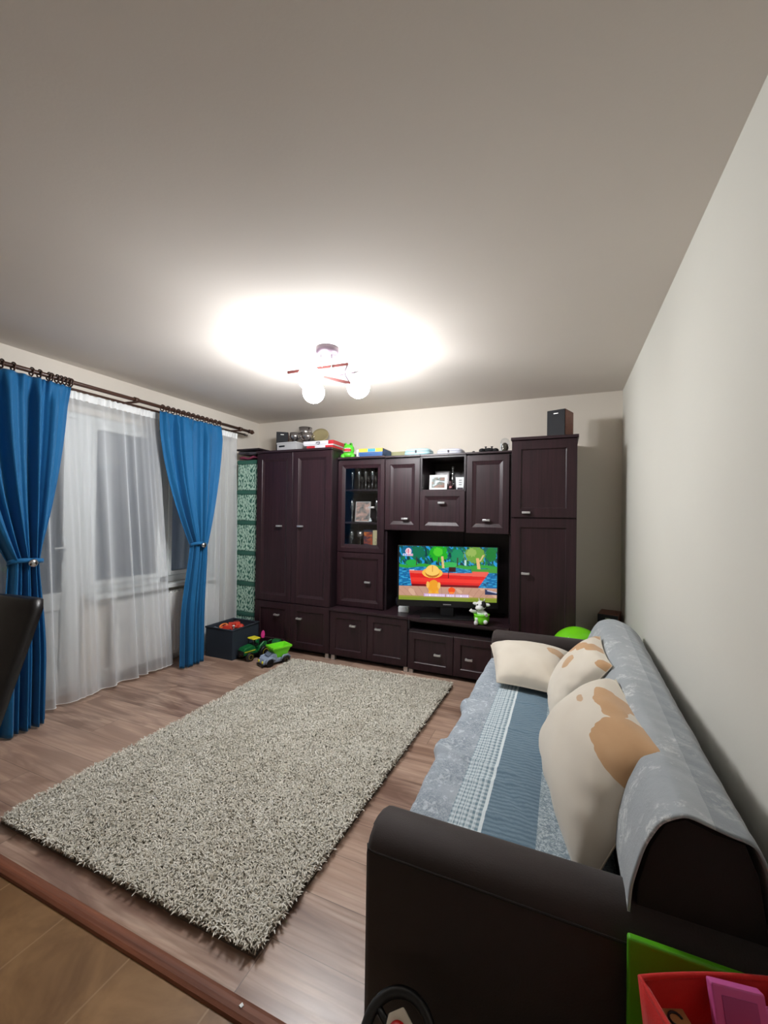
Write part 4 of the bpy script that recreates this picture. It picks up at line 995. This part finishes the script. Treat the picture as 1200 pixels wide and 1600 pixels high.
t=thing('picture_box','dark box with an orange flame picture on the bottom shelf of the glass cabinet','box',(-1.795,3.81,1.06)); obj('carton',MB().box(-.05,.05,-.02,.03,0,.205),simple('navy_card',rgb(36,44,70),.5),t,bevel=.002); obj('picture',MB().box(-.046,.046,-.022,-.0205,.02,.18),PB,t)
t=thing('gift_box','cream gift box with dark writing on the bottom shelf of the glass cabinet','box',(-1.70,3.79,1.06),.08); obj('carton',MB().box(-.036,.036,-.02,.03,0,.20),simple('cream_card',rgb(196,182,140),.6),t,bevel=.002)
b=MB(); b.tube([(-.012,-.0215,.04),(.005,-.0215,.06),(-.006,-.0215,.085),(.012,-.0215,.10),(-.004,-.0215,.12)],.002,6); obj('handwriting',b,GREYC,t)

# things by the television
t=thing('set_top_box','small white box at the left corner of the television','box',(-1.385,3.74,.5),math.radians(12)); obj('shell',MB().box(-.05,.05,-.03,.03,.0,.05),WHITE,t,bevel=.004); obj('status_light',MB().box(.03,.034,-.031,-.0302,.02,.024),LGR,t)
t=thing('cow_figurine','white toy cow sitting in a bright green tub in front of the television','toy',(-.632,3.60,.503),math.radians(-8))
s_=1.0
obj('tub',MB().lathe([(.0,0),(.048,.004),(.060,.03),(.064,.055),(.062,.072),(.068,.078),(.066,.084),(.054,.082),(0,.07)],28),LGR,t,label='bright green round tub')
b=MB(); b.sphere((0,0,.09),.045,20,12,0,(1,.85,.6)); b.sphere((-.005,-.005,.155),.042,22,14,0,(1,.9,.95)); b.sphere((-.012,-.04,.138),.027,18,12,0,(1.1,.75,.75))
b.tube([(-.04,-.02,.098),(-.075,-.035,.105),(-.085,-.04,.115)],[.015,.013,.015],10); b.tube([(.04,-.02,.095),(.055,-.045,.085)],[.014,.015],10)
b.sphere((-.028,-.058,.016),.02,14,10,0,(.9,1.1,1)); b.sphere((.05,-.05,.03),.018,14,10)
b.tube([(-.022,-.055,.02),(-.025,-.06,.06)],.013,10)
obj('cow_body',b,WHITE,t)
for sx in (-1,1):
    obj('ear',MB().sphere((sx*.052-.003,.0,.165),.02,14,10,0,(1.2,.5,.7)),WHITE,t); b=MB(); b.tube([(sx*.02,0,.19),(sx*.026,0,.215)],[.007,.003],8); obj('horn',b,simple('horn_%d'%(sx+1),rgb(220,215,200),.4),t)
    obj('eye',MB().sphere((sx*.017-.008,-.037,.165),.0065,10,8),BLACK,t)
obj('patch',MB().sphere((.018,-.012,.165),.030,16,12,0,(.8,.85,1.0)),BLACKM,t,label='dark patch around one eye')
tag(obj('round_pot',MB().lathe([(.0,0),(.04,0),(.052,.04),(.05,.08),(.036,.10),(.03,.10),(.04,.07),(0,.05)],24,T=Matrix.Translation((-1.49,3.93,.5))),simple('dark_glaze',rgb(46,46,56),.3)),'dark round pot in the shadow left of the television','pot')

# ------------------------------------------------------------ toys on the floor
NAVY=simple('navy_fabric',rgb(32,42,54),.85,var=.1,bump=.2,bscale=300)
TX0,TX1,TY0,TY1,TH=-3.235,-2.895,3.125,3.50,.285
t=thing('toy_box','dark navy open storage box full of red toys beside the wardrobe','storage box',((TX0+TX1)/2,(TY0+TY1)/2,0))
b=MB(); 
b.box(TX0,TX1,TY0,TY0+.012,0,TH); b.box(TX0,TX1,TY1-.012,TY1,0,TH); b.box(TX0,TX0+.012,TY0+.012,TY1-.012,0,TH); b.box(TX1-.012,TX1,TY0+.012,TY1-.012,0,TH); b.box(TX0+.012,TX1-.012,TY0+.012,TY1-.012,0,.012)
obj('box_body',b,NAVY,t,world=True,bevel=.004)
b=MB(); b.tube([(TX0,TY0,TH),(TX1,TY0,TH),(TX1,TY1,TH),(TX0,TY1,TH)],.009,8,closed=True); obj('rim',b,NAVY,t,world=True)
TR_=simple('toy_red',rgb(190,52,34),.4,var=.1); TO=simple('toy_orange',rgb(226,124,60),.4,var=.1); TG=simple('toy_grey',rgb(120,130,142),.4); DR=simple('toy_dark_red',rgb(120,28,26),.45)
rs_=random.Random(4)
# filler layer hidden below the top toys
tag(obj('toy_pile',MB().box(TX0+.018,TX1-.018,TY0+.018,TY1-.018,.014,.222),DR),'heap of small red toys filling the navy box','toys',kind='stuff')
def part_car(b,T): b.prism([(-.05,0),(.05,0),(.05,.02),(.03,.028),(.018,.045),(-.022,.045),(-.036,.028),(-.05,.022)],'y',-.022,.022,0,T)
spec=[('toy_car',(-3.05,3.21,0.248),TR_,'red toy car at the front of the navy toy box','toy car'),('toy_block',(-3.13,3.27,0.250),TO,'orange toy block on the left of the navy toy box','toy'),('toy_ball',(-2.955,3.30,0.271),TR_,'small red ball at the right of the navy toy box','ball'),
('toy_brick',(-3.16,3.18,0.252),TG,'grey toy brick at the left front of the navy toy box','toy'),('toy_truck',(-3.06,3.36,0.258),DR,'dark red toy truck at the back of the navy toy box','toy'),('toy_plate',(-3.02,3.28,0.288),TR_,'tilted red flat toy lying on top of the heap','toy'),('toy_ring',(-3.10,3.22,0.288),TO,'orange ring on top of the heap in the navy box','toy'),('toy_peg',(-2.985,3.235,0.281),WHITE,'small white peg on top of the heap in the navy box','toy')]
for nm,loc,m,lab,cat in spec:
    b=MB(); T=TR((0,0,0),rs_.uniform(0,3),rs_.uniform(-.2,.2))
    if nm in('toy_car','toy_truck'): part_car(b,T@Matrix.Scale(1.15,4)); 
    elif nm=='toy_ball': b.sphere((0,0,0),.036,18,12)
    elif nm=='toy_ring': b.tube([(.034*math.cos(a),.034*math.sin(a),.012*math.sin(a)) for a in [2*PI*k/20 for k in range(20)]],.009,8,closed=True)
    elif nm=='toy_plate': b.box(-.055,.055,-.045,.045,-.004,.01,0,TR((0,0,0),.7,.35)); b.box(-.02,.02,-.015,.015,.01,.025,0,TR((0,0,0),.7,.35))
    elif nm=='toy_peg': b.lathe([(.006,-.015),(.006,.01),(.012,.014),(.012,.022),(0,.024)],12,T=T)
    else:
        b.box(-.04,.04,-.022,.022,-.02,.018,0,T)
        for qx in (-.025,0,.025): b.lathe([(.008,.018),(.008,.025)],10,T=T@Matrix.Translation((qx,0,0)))
    o=obj(nm,b,m,loc=loc,bevel=.002 if nm not in('toy_ball','toy_ring') else 0)
    if nm in('toy_car','toy_truck'):
        for sx in (-.033,.033):
            for sy in (-.024,.024): obj('wheel',MB().lathe([(.012,-.004),(.012,.004)],14,T=T@TR((sx,sy,.004),0,PI/2)),BLACK,o)
    tag(o,lab,cat)

def wheel(parent,p,r,w,axis_m,tire=BLACK,hub=None,hr=.55):
    T=Matrix.Translation(p)@Matrix.Rotation(PI/2,4,'Y')
    wl=obj('wheel',MB().lathe([(r*.6,-w/2),(r*.93,-w/2),(r,-w*.3),(r,w*.3),(r*.93,w/2),(r*.6,w/2)],26,T=T),tire,parent)
    if hub is not None: obj('hub',MB().lathe([(0,-w*.52),(r*hr,-w*.52),(r*hr,-w*.3),(r*hr,w*.3),(r*hr,w*.52),(r*hr*.5,w*.4),(0,w*.45)],22,T=T),hub,wl,label='coloured wheel hub')
    return wl
# tractor (front towards -Y)
TGREEN=simple('tractor_green',rgb(22,104,52),.35,var=.06); TYEL=simple('tractor_yellow',rgb(226,214,50),.4)
t=thing('toy_tractor','green toy tractor with yellow roof and wheel hubs beside the navy toy box','toy tractor',(-2.775,3.295,0),math.radians(-14))
b=MB(); b.prism([(-.15,.055),(-.15,.10),(-.135,.122),(-.04,.135),(-.03,.13),(.0,.075),(.10,.075),(.10,.055)],'x',-.045,.045); b.prism([(.0,.07),(.015,.12),(.06,.155),(.10,.15),(.105,.07)],'x',-.068,-.046); b.prism([(.0,.07),(.015,.12),(.06,.155),(.10,.15),(.105,.07)],'x',.046,.068)
obj('body',b,TGREEN,t,bevel=.006,seg=3)
b=MB(); b.box(-.047,.047,-.155,-.150,.06,.10); b.box(-.05,.05,-.04,.09,.045,.056); obj('grille',b,BLACK,t)
obj('roof',MB().box(-.05,.05,-.05,.035,.185,.198),TYEL,t,bevel=.006,seg=3,label='yellow roof')
b=MB()
for x in (-.04,.04):
    for y in (-.04,.028): b.tube([(x,y,.12),(x,y,.187)],.005,8)
b.box(-.036,.036,-.03,.02,.12,.14); obj('cab_frame',b,BLACK,t)
b=MB(); b.box(.0455,.0465,-.14,-.02,.085,.093); b.box(-.0465,-.0455,-.14,-.02,.085,.093); obj('side_stripe',b,TYEL,t,label='yellow side stripe')
for x in (-.066,.066): wheel(t,(x,-.095,.042),.042,.032,None,BLACK,TYEL); wheel(t,(x*1.25,.06,.06),.06,.04,None,BLACK,TYEL)
t2=tag(obj('pink_shovel',MB().prism([(-.012,0),(.012,0),(.020,.03),(.014,.062),(0,.075),(-.014,.062),(-.020,.03)],'y',-.003,.003,T=TR((0,0,0),.5,-.2)),simple('hot_pink',rgb(206,50,130),.4),loc=(-2.76,3.40,.165),bevel=.001),'pink toy piece sticking up behind the green tractor','toy')
t3=thing('toy_loader','small dark green toy loader behind the tractor by the wardrobe','toy',(-2.655,3.47,0),math.radians(5))
obj('body',MB().prism([(-.06,.03),(-.06,.09),(-.02,.10),(.0,.14),(.045,.14),(.055,.03)],'x',-.04,.04),TGREEN,t3,bevel=.005)
b=MB(); b.tube([(-.03,-.05,.08),(-.03,-.09,.15),(.0,-.07,.165)],.006,8); obj('loader_arm',b,TGREEN,t3)
for x in (-.045,.045):
    for y in (-.035,.035): wheel(t3,(x,y,.026),.026,.016,None,BLACK,TYEL)
# dump truck
GB=simple('grey_blue_plastic',rgb(134,148,170),.4,var=.05)
t=thing('toy_dump_truck','grey toy dump truck with a lime green tipper beside the rug','toy truck',(-2.492,3.25,0),math.radians(-24))
b=MB(); b.prism([(-.145,.02),(-.148,.045),(-.13,.068),(-.09,.082),(-.075,.088),(-.045,.112),(-.01,.112),(.0,.06),(.13,.055),(.135,.03),(.12,.022)],'x',-.055,.055)
obj('cab',b,GB,t,bevel=.012,seg=4)
for sx in (-1,1):
    b=MB(); b.tube([(sx*.062,-.125,.035),(sx*.064,-.105,.072),(sx*.064,-.065,.078),(sx*.062,-.035,.05)],.012,10); b.tube([(sx*.062,.03,.045),(sx*.064,.055,.078),(sx*.064,.10,.078),(sx*.062,.125,.05)],.010,10); obj('fender',b,GB,t)
    obj('headlight',MB().sphere((sx*.035,-.145,.045),.014,14,10,0,(1,.5,1)),TYEL,t,label='yellow headlight')
    for y in (-.085,.08): wheel(t,(sx*.062,y,.036),.036,.026,None,BLACK,simple('hub_tan',rgb(150,130,70),.5) if y>0 else BLACK,.45)
obj('bumper',MB().box(-.06,.06,-.158,-.142,.012,.026),BLACK,t,bevel=.004)
obj('windshield',MB().prism([(-.089,.092),(-.058,.1145),(-.05,.1145),(-.08,.088)],'x',-.04,.04),simple('smoky',rgb(96,108,128),.25),t)
b=MB(); o_=[(-.075,-.06),(.075,-.06),(.075,.14),(-.075,.14)]; i_=[(-.062,-.045),(.062,-.045),(.062,.128),(-.062,.128)]; lo=[(-.042,.0),(.042,.0),(.042,.095),(-.042,.095)]; lo2=[(-.036,.006),(.036,.006),(.036,.089),(-.036,.089)]
P=[[(x,y,.062) for x,y in lo],[(x*.88,y*.9+.004,.145) for x,y in o_],[(x,y,.150) for x,y in o_],[(x,y,.168) for x,y in o_],[(x,y,.168) for x,y in i_],[(x,y,.070) for x,y in lo2]]
b.grid(P,0,False,False,True); b.add(P[0],[(0,1,2,3)]); b.add(P[-1],[(0,1,2,3)]); obj('tipper',b,LGR,t,bevel=.003,label='lime green tipper bed')

# ball behind sofa on a hidden low box
t=thing('storage_crate','plain dark crate between the far armrest and the tall cupboard','crate',(.12,3.32,0)); obj('crate_body',MB().box(-.16,.16,-.17,.17,0,.24),NAVY,t,bevel=.006); obj('lid',MB().box(-.165,.165,-.175,.175,.241,.262),BLACKM,t,bevel=.004)
BG=simple('ball_green',rgb(112,208,20),.25,var=.03)
t=thing('play_ball','bright green inflatable ball behind the far armrest','ball',(.098,3.31,.263)); obj('ball_skin',MB().sphere((0,0,.183),.183,40,26),BG,t); obj('valve',MB().lathe([(.012,0),(.008,.003),(0,.004)],14,T=TR((-.06,-.12,.305),0,.9)),WHITE,t)

# ------------------------------------------------------------ near right: toy rack, bin, ride-on
GP=simple('green_board',rgb(84,170,24),.35,var=.06); RF=m_fabric('red_bin_fabric',rgb(196,26,20),.7,.08,300,.15); PKP=simple('pink_block',rgb(206,92,160),.45,var=.06)
t=thing('toy_rack','green toy rack standing against the near armrest','toy rack',(.28,.80,0))
b=MB(); b.box(.118,.44,.918,.934,.0,.614); obj('back_board',b,GP,t,world=True,bevel=.005,seg=3)
obj('lower_shelf',MB().box(.135,.44,.70,.917,.33,.345),GP,t,world=True,bevel=.003)
for x in (.135,.425): obj('leg',MB().box(x-.012,x+.012,.70,.724,0,.33),GP,t,world=True,bevel=.003)
t=thing('fabric_bin','red fabric toy bin with pink pieces in front of the green board','bin',(.28,.80,.350))
q=[Vector((.123,.812)),Vector((.330,.900)),Vector((.425,.72)),Vector((.20,.625))]; q2=[Vector((.155,.812)),Vector((.315,.88)),Vector((.385,.735)),Vector((.225,.67))]
b=MB(); K=10
def ring(P4,z,s): 
    out=[]
    for k in range(4):
        a,c=P4[k],P4[(k+1)%4]
        for i in range(K):
            u_=i/K; p=a.lerp(c,u_); out.append((p.x,p.y,z+s*math.sin(PI*u_)*.006))
    return out
P=[ring(q2,.352,0)]+[ring([a.lerp(c,v_) for a,c in zip(q2,q)],.352+.295*v_,1) for v_ in (.25,.5,.75,1)]
b.grid(P,0,True,False,True); b.add(P[0],[tuple(range(4*K))]); obj('bin_wall',b,RF,t,world=True,solid=.008)
top=P[-1]; b=MB(); b.tube([Vector(p) for p in top],.0045,8,closed=True); obj('rim',b,RF,t,world=True)
tag(obj('bin_filling',MB().prism([(.165,.80),(.315,.865),(.375,.74),(.235,.685)],'z',.360,.56),DR),'small toys filling the red bin','toys',kind='stuff')
def blk(label,loc,rz,rx,m=PKP,sc=1):
    b=MB(); o_=[]
    b.prism([(-.05,0),(.035,0),(.035,.022),(.055,.022),(.055,.048),(.035,.048),(.035,.07),(-.05,.07)],'z',-.012,.012,T=TR((0,0,0),rz,rx,0,sc)); o=obj('puzzle_block',b,m,loc=loc,bevel=.003)
    obj('recess',MB().prism([(-.035,.012),(.02,.012),(.02,.055),(-.035,.055)],'z',.0121,.0135,T=TR((0,0,0),rz,rx,0,sc)),simple('pink_recess',rgb(168,70,130),.5),o)
    return tag(o,label,'toy','pink foam pieces')
blk('pink toy piece in the red bin, with a square recess',(.265,.818,.612),.15,1.15,PKP,.85)
blk('pink toy piece at the right edge of the red bin',(.350,.825,.604),-.2,1.15,PKP,.8)
t=thing('wooden_block','small wooden block with a dark print in the red bin','toy block',(.172,.810,.575),.4); obj('block',MB().box(-.022,.022,-.02,.02,-.012,.03),simple('block_wood',rgb(176,128,78),.5),t,bevel=.003); b=MB(); b.tube([(.010*math.cos(a),.010*math.sin(a),.0305) for a in [PI*2*k/14 for k in range(12)]],.002,6); obj('printed_mark',b,BLACK,t)
# ride on toy with steering wheel
t=thing('ride_on_toy','black ride on toy with a round steering wheel in front of the sofa arm','ride-on toy',(-.30,.74,0))
RT=simple('ride_red',rgb(196,20,18),.3)
b=MB(); b.prism([(-.13,.06),(-.12,.16),(-.02,.20),(.10,.20),(.12,.16),(.12,.06)],'x',-.10,.10); obj('chassis',b,BLACK,t,bevel=.02,seg=4)
for x in (-.11,.11):
    for y in (-.08,.08): wheel(t,(x,y,.05),.05,.03,None,BLACK,RT)
ax=Matrix.Translation((-.012,.045,.385))@Matrix.Rotation(math.radians(-18),4,'X')@Matrix.Rotation(0,4,'Z')
ax=Matrix.Translation((.006,.055,.349))@Matrix.Rotation(math.radians(32),4,'X')
b=MB(); b.tube([(0,.03,.19),(.005,.058,.33)],.014,12); obj('steering_column',b,BLACK,t)
sw_=obj('steering_wheel',MB().tube([ax@Vector((.070*math.cos(a),.070*math.sin(a),0)) for a in [2*PI*k/36 for k in range(36)]],.011,12,closed=True),BLACK,t)
b=MB(); 
for k in range(3):
    a=PI/2+2*PI*k/3+PI/3; b.tube([ax@Vector((.02*math.cos(a),.02*math.sin(a),-.004)),ax@Vector((.07*math.cos(a),.07*math.sin(a),0))],.008,8)
obj('spoke',b,BLACK,sw_)
hx=[(.031*math.cos(PI/2+PI/3*k),.012+.036*math.sin(PI/2+PI/3*k)) for k in range(6)]
obj('wheel_hub',MB().prism(hx,'z',-.008,.020,T=ax),simple('hub_cream',rgb(214,206,190),.45),sw_,bevel=.003,label='cream hexagonal hub')
obj('horn_button',MB().lathe([(.020,.020),(.019,.026),(.011,.029),(0,.0295)],24,T=ax@Matrix.Translation((0,.008,0))),RT,sw_,label='round red button')
# crumb on threshold
tag(obj('paper_scrap',MB().prism([(-.006,-.004),(.004,-.006),(.007,.002),(-.002,.006)],'z',0,.002),WHITE,loc=(-.822,.949,.0152)),'tiny white paper scrap on the wooden threshold strip','paper')

# ------------------------------------------------------------ camera, world, view
f,cx,cy=655.,600.,800.
yv=Vector((881-cx,-(811-cy),f)).normalized(); xv=-Vector((-925-cx,-(784-cy),f)); xv=(xv-yv*xv.dot(yv)).normalized(); zv=xv.cross(yv)
if zv.y<0: zv=-zv
R=Matrix(((xv.x,xv.y,-xv.z),(yv.x,yv.y,-yv.z),(zv.x,zv.y,-zv.z)))
cam=bpy.data.cameras.new('camera'); cam.sensor_fit='HORIZONTAL'; cam.sensor_width=36; cam.lens=f/1200*36; cam.clip_start=.02
co=bpy.data.objects.new('camera',cam); COL.objects.link(co); co.matrix_world=Matrix.Translation((0,0,1.4))@R.to_4x4(); S.camera=co
w=bpy.data.worlds.new('night'); S.world=w; w.use_nodes=True; w.node_tree.nodes['Background'].inputs[0].default_value=(.30,.38,.5,1); w.node_tree.nodes['Background'].inputs[1].default_value=.16
S.view_settings.view_transform='Standard'; S.view_settings.look='None'; S.view_settings.gamma=1; S.view_settings.use_curve_mapping=False
S.view_settings.exposure=0.0
try:
    S.cycles.max_bounces=8; S.cycles.diffuse_bounces=5; S.cycles.transparent_max_bounces=14; S.cycles.use_denoising=True; S.cycles.caustics_reflective=False; S.cycles.caustics_refractive=False
except Exception: pass
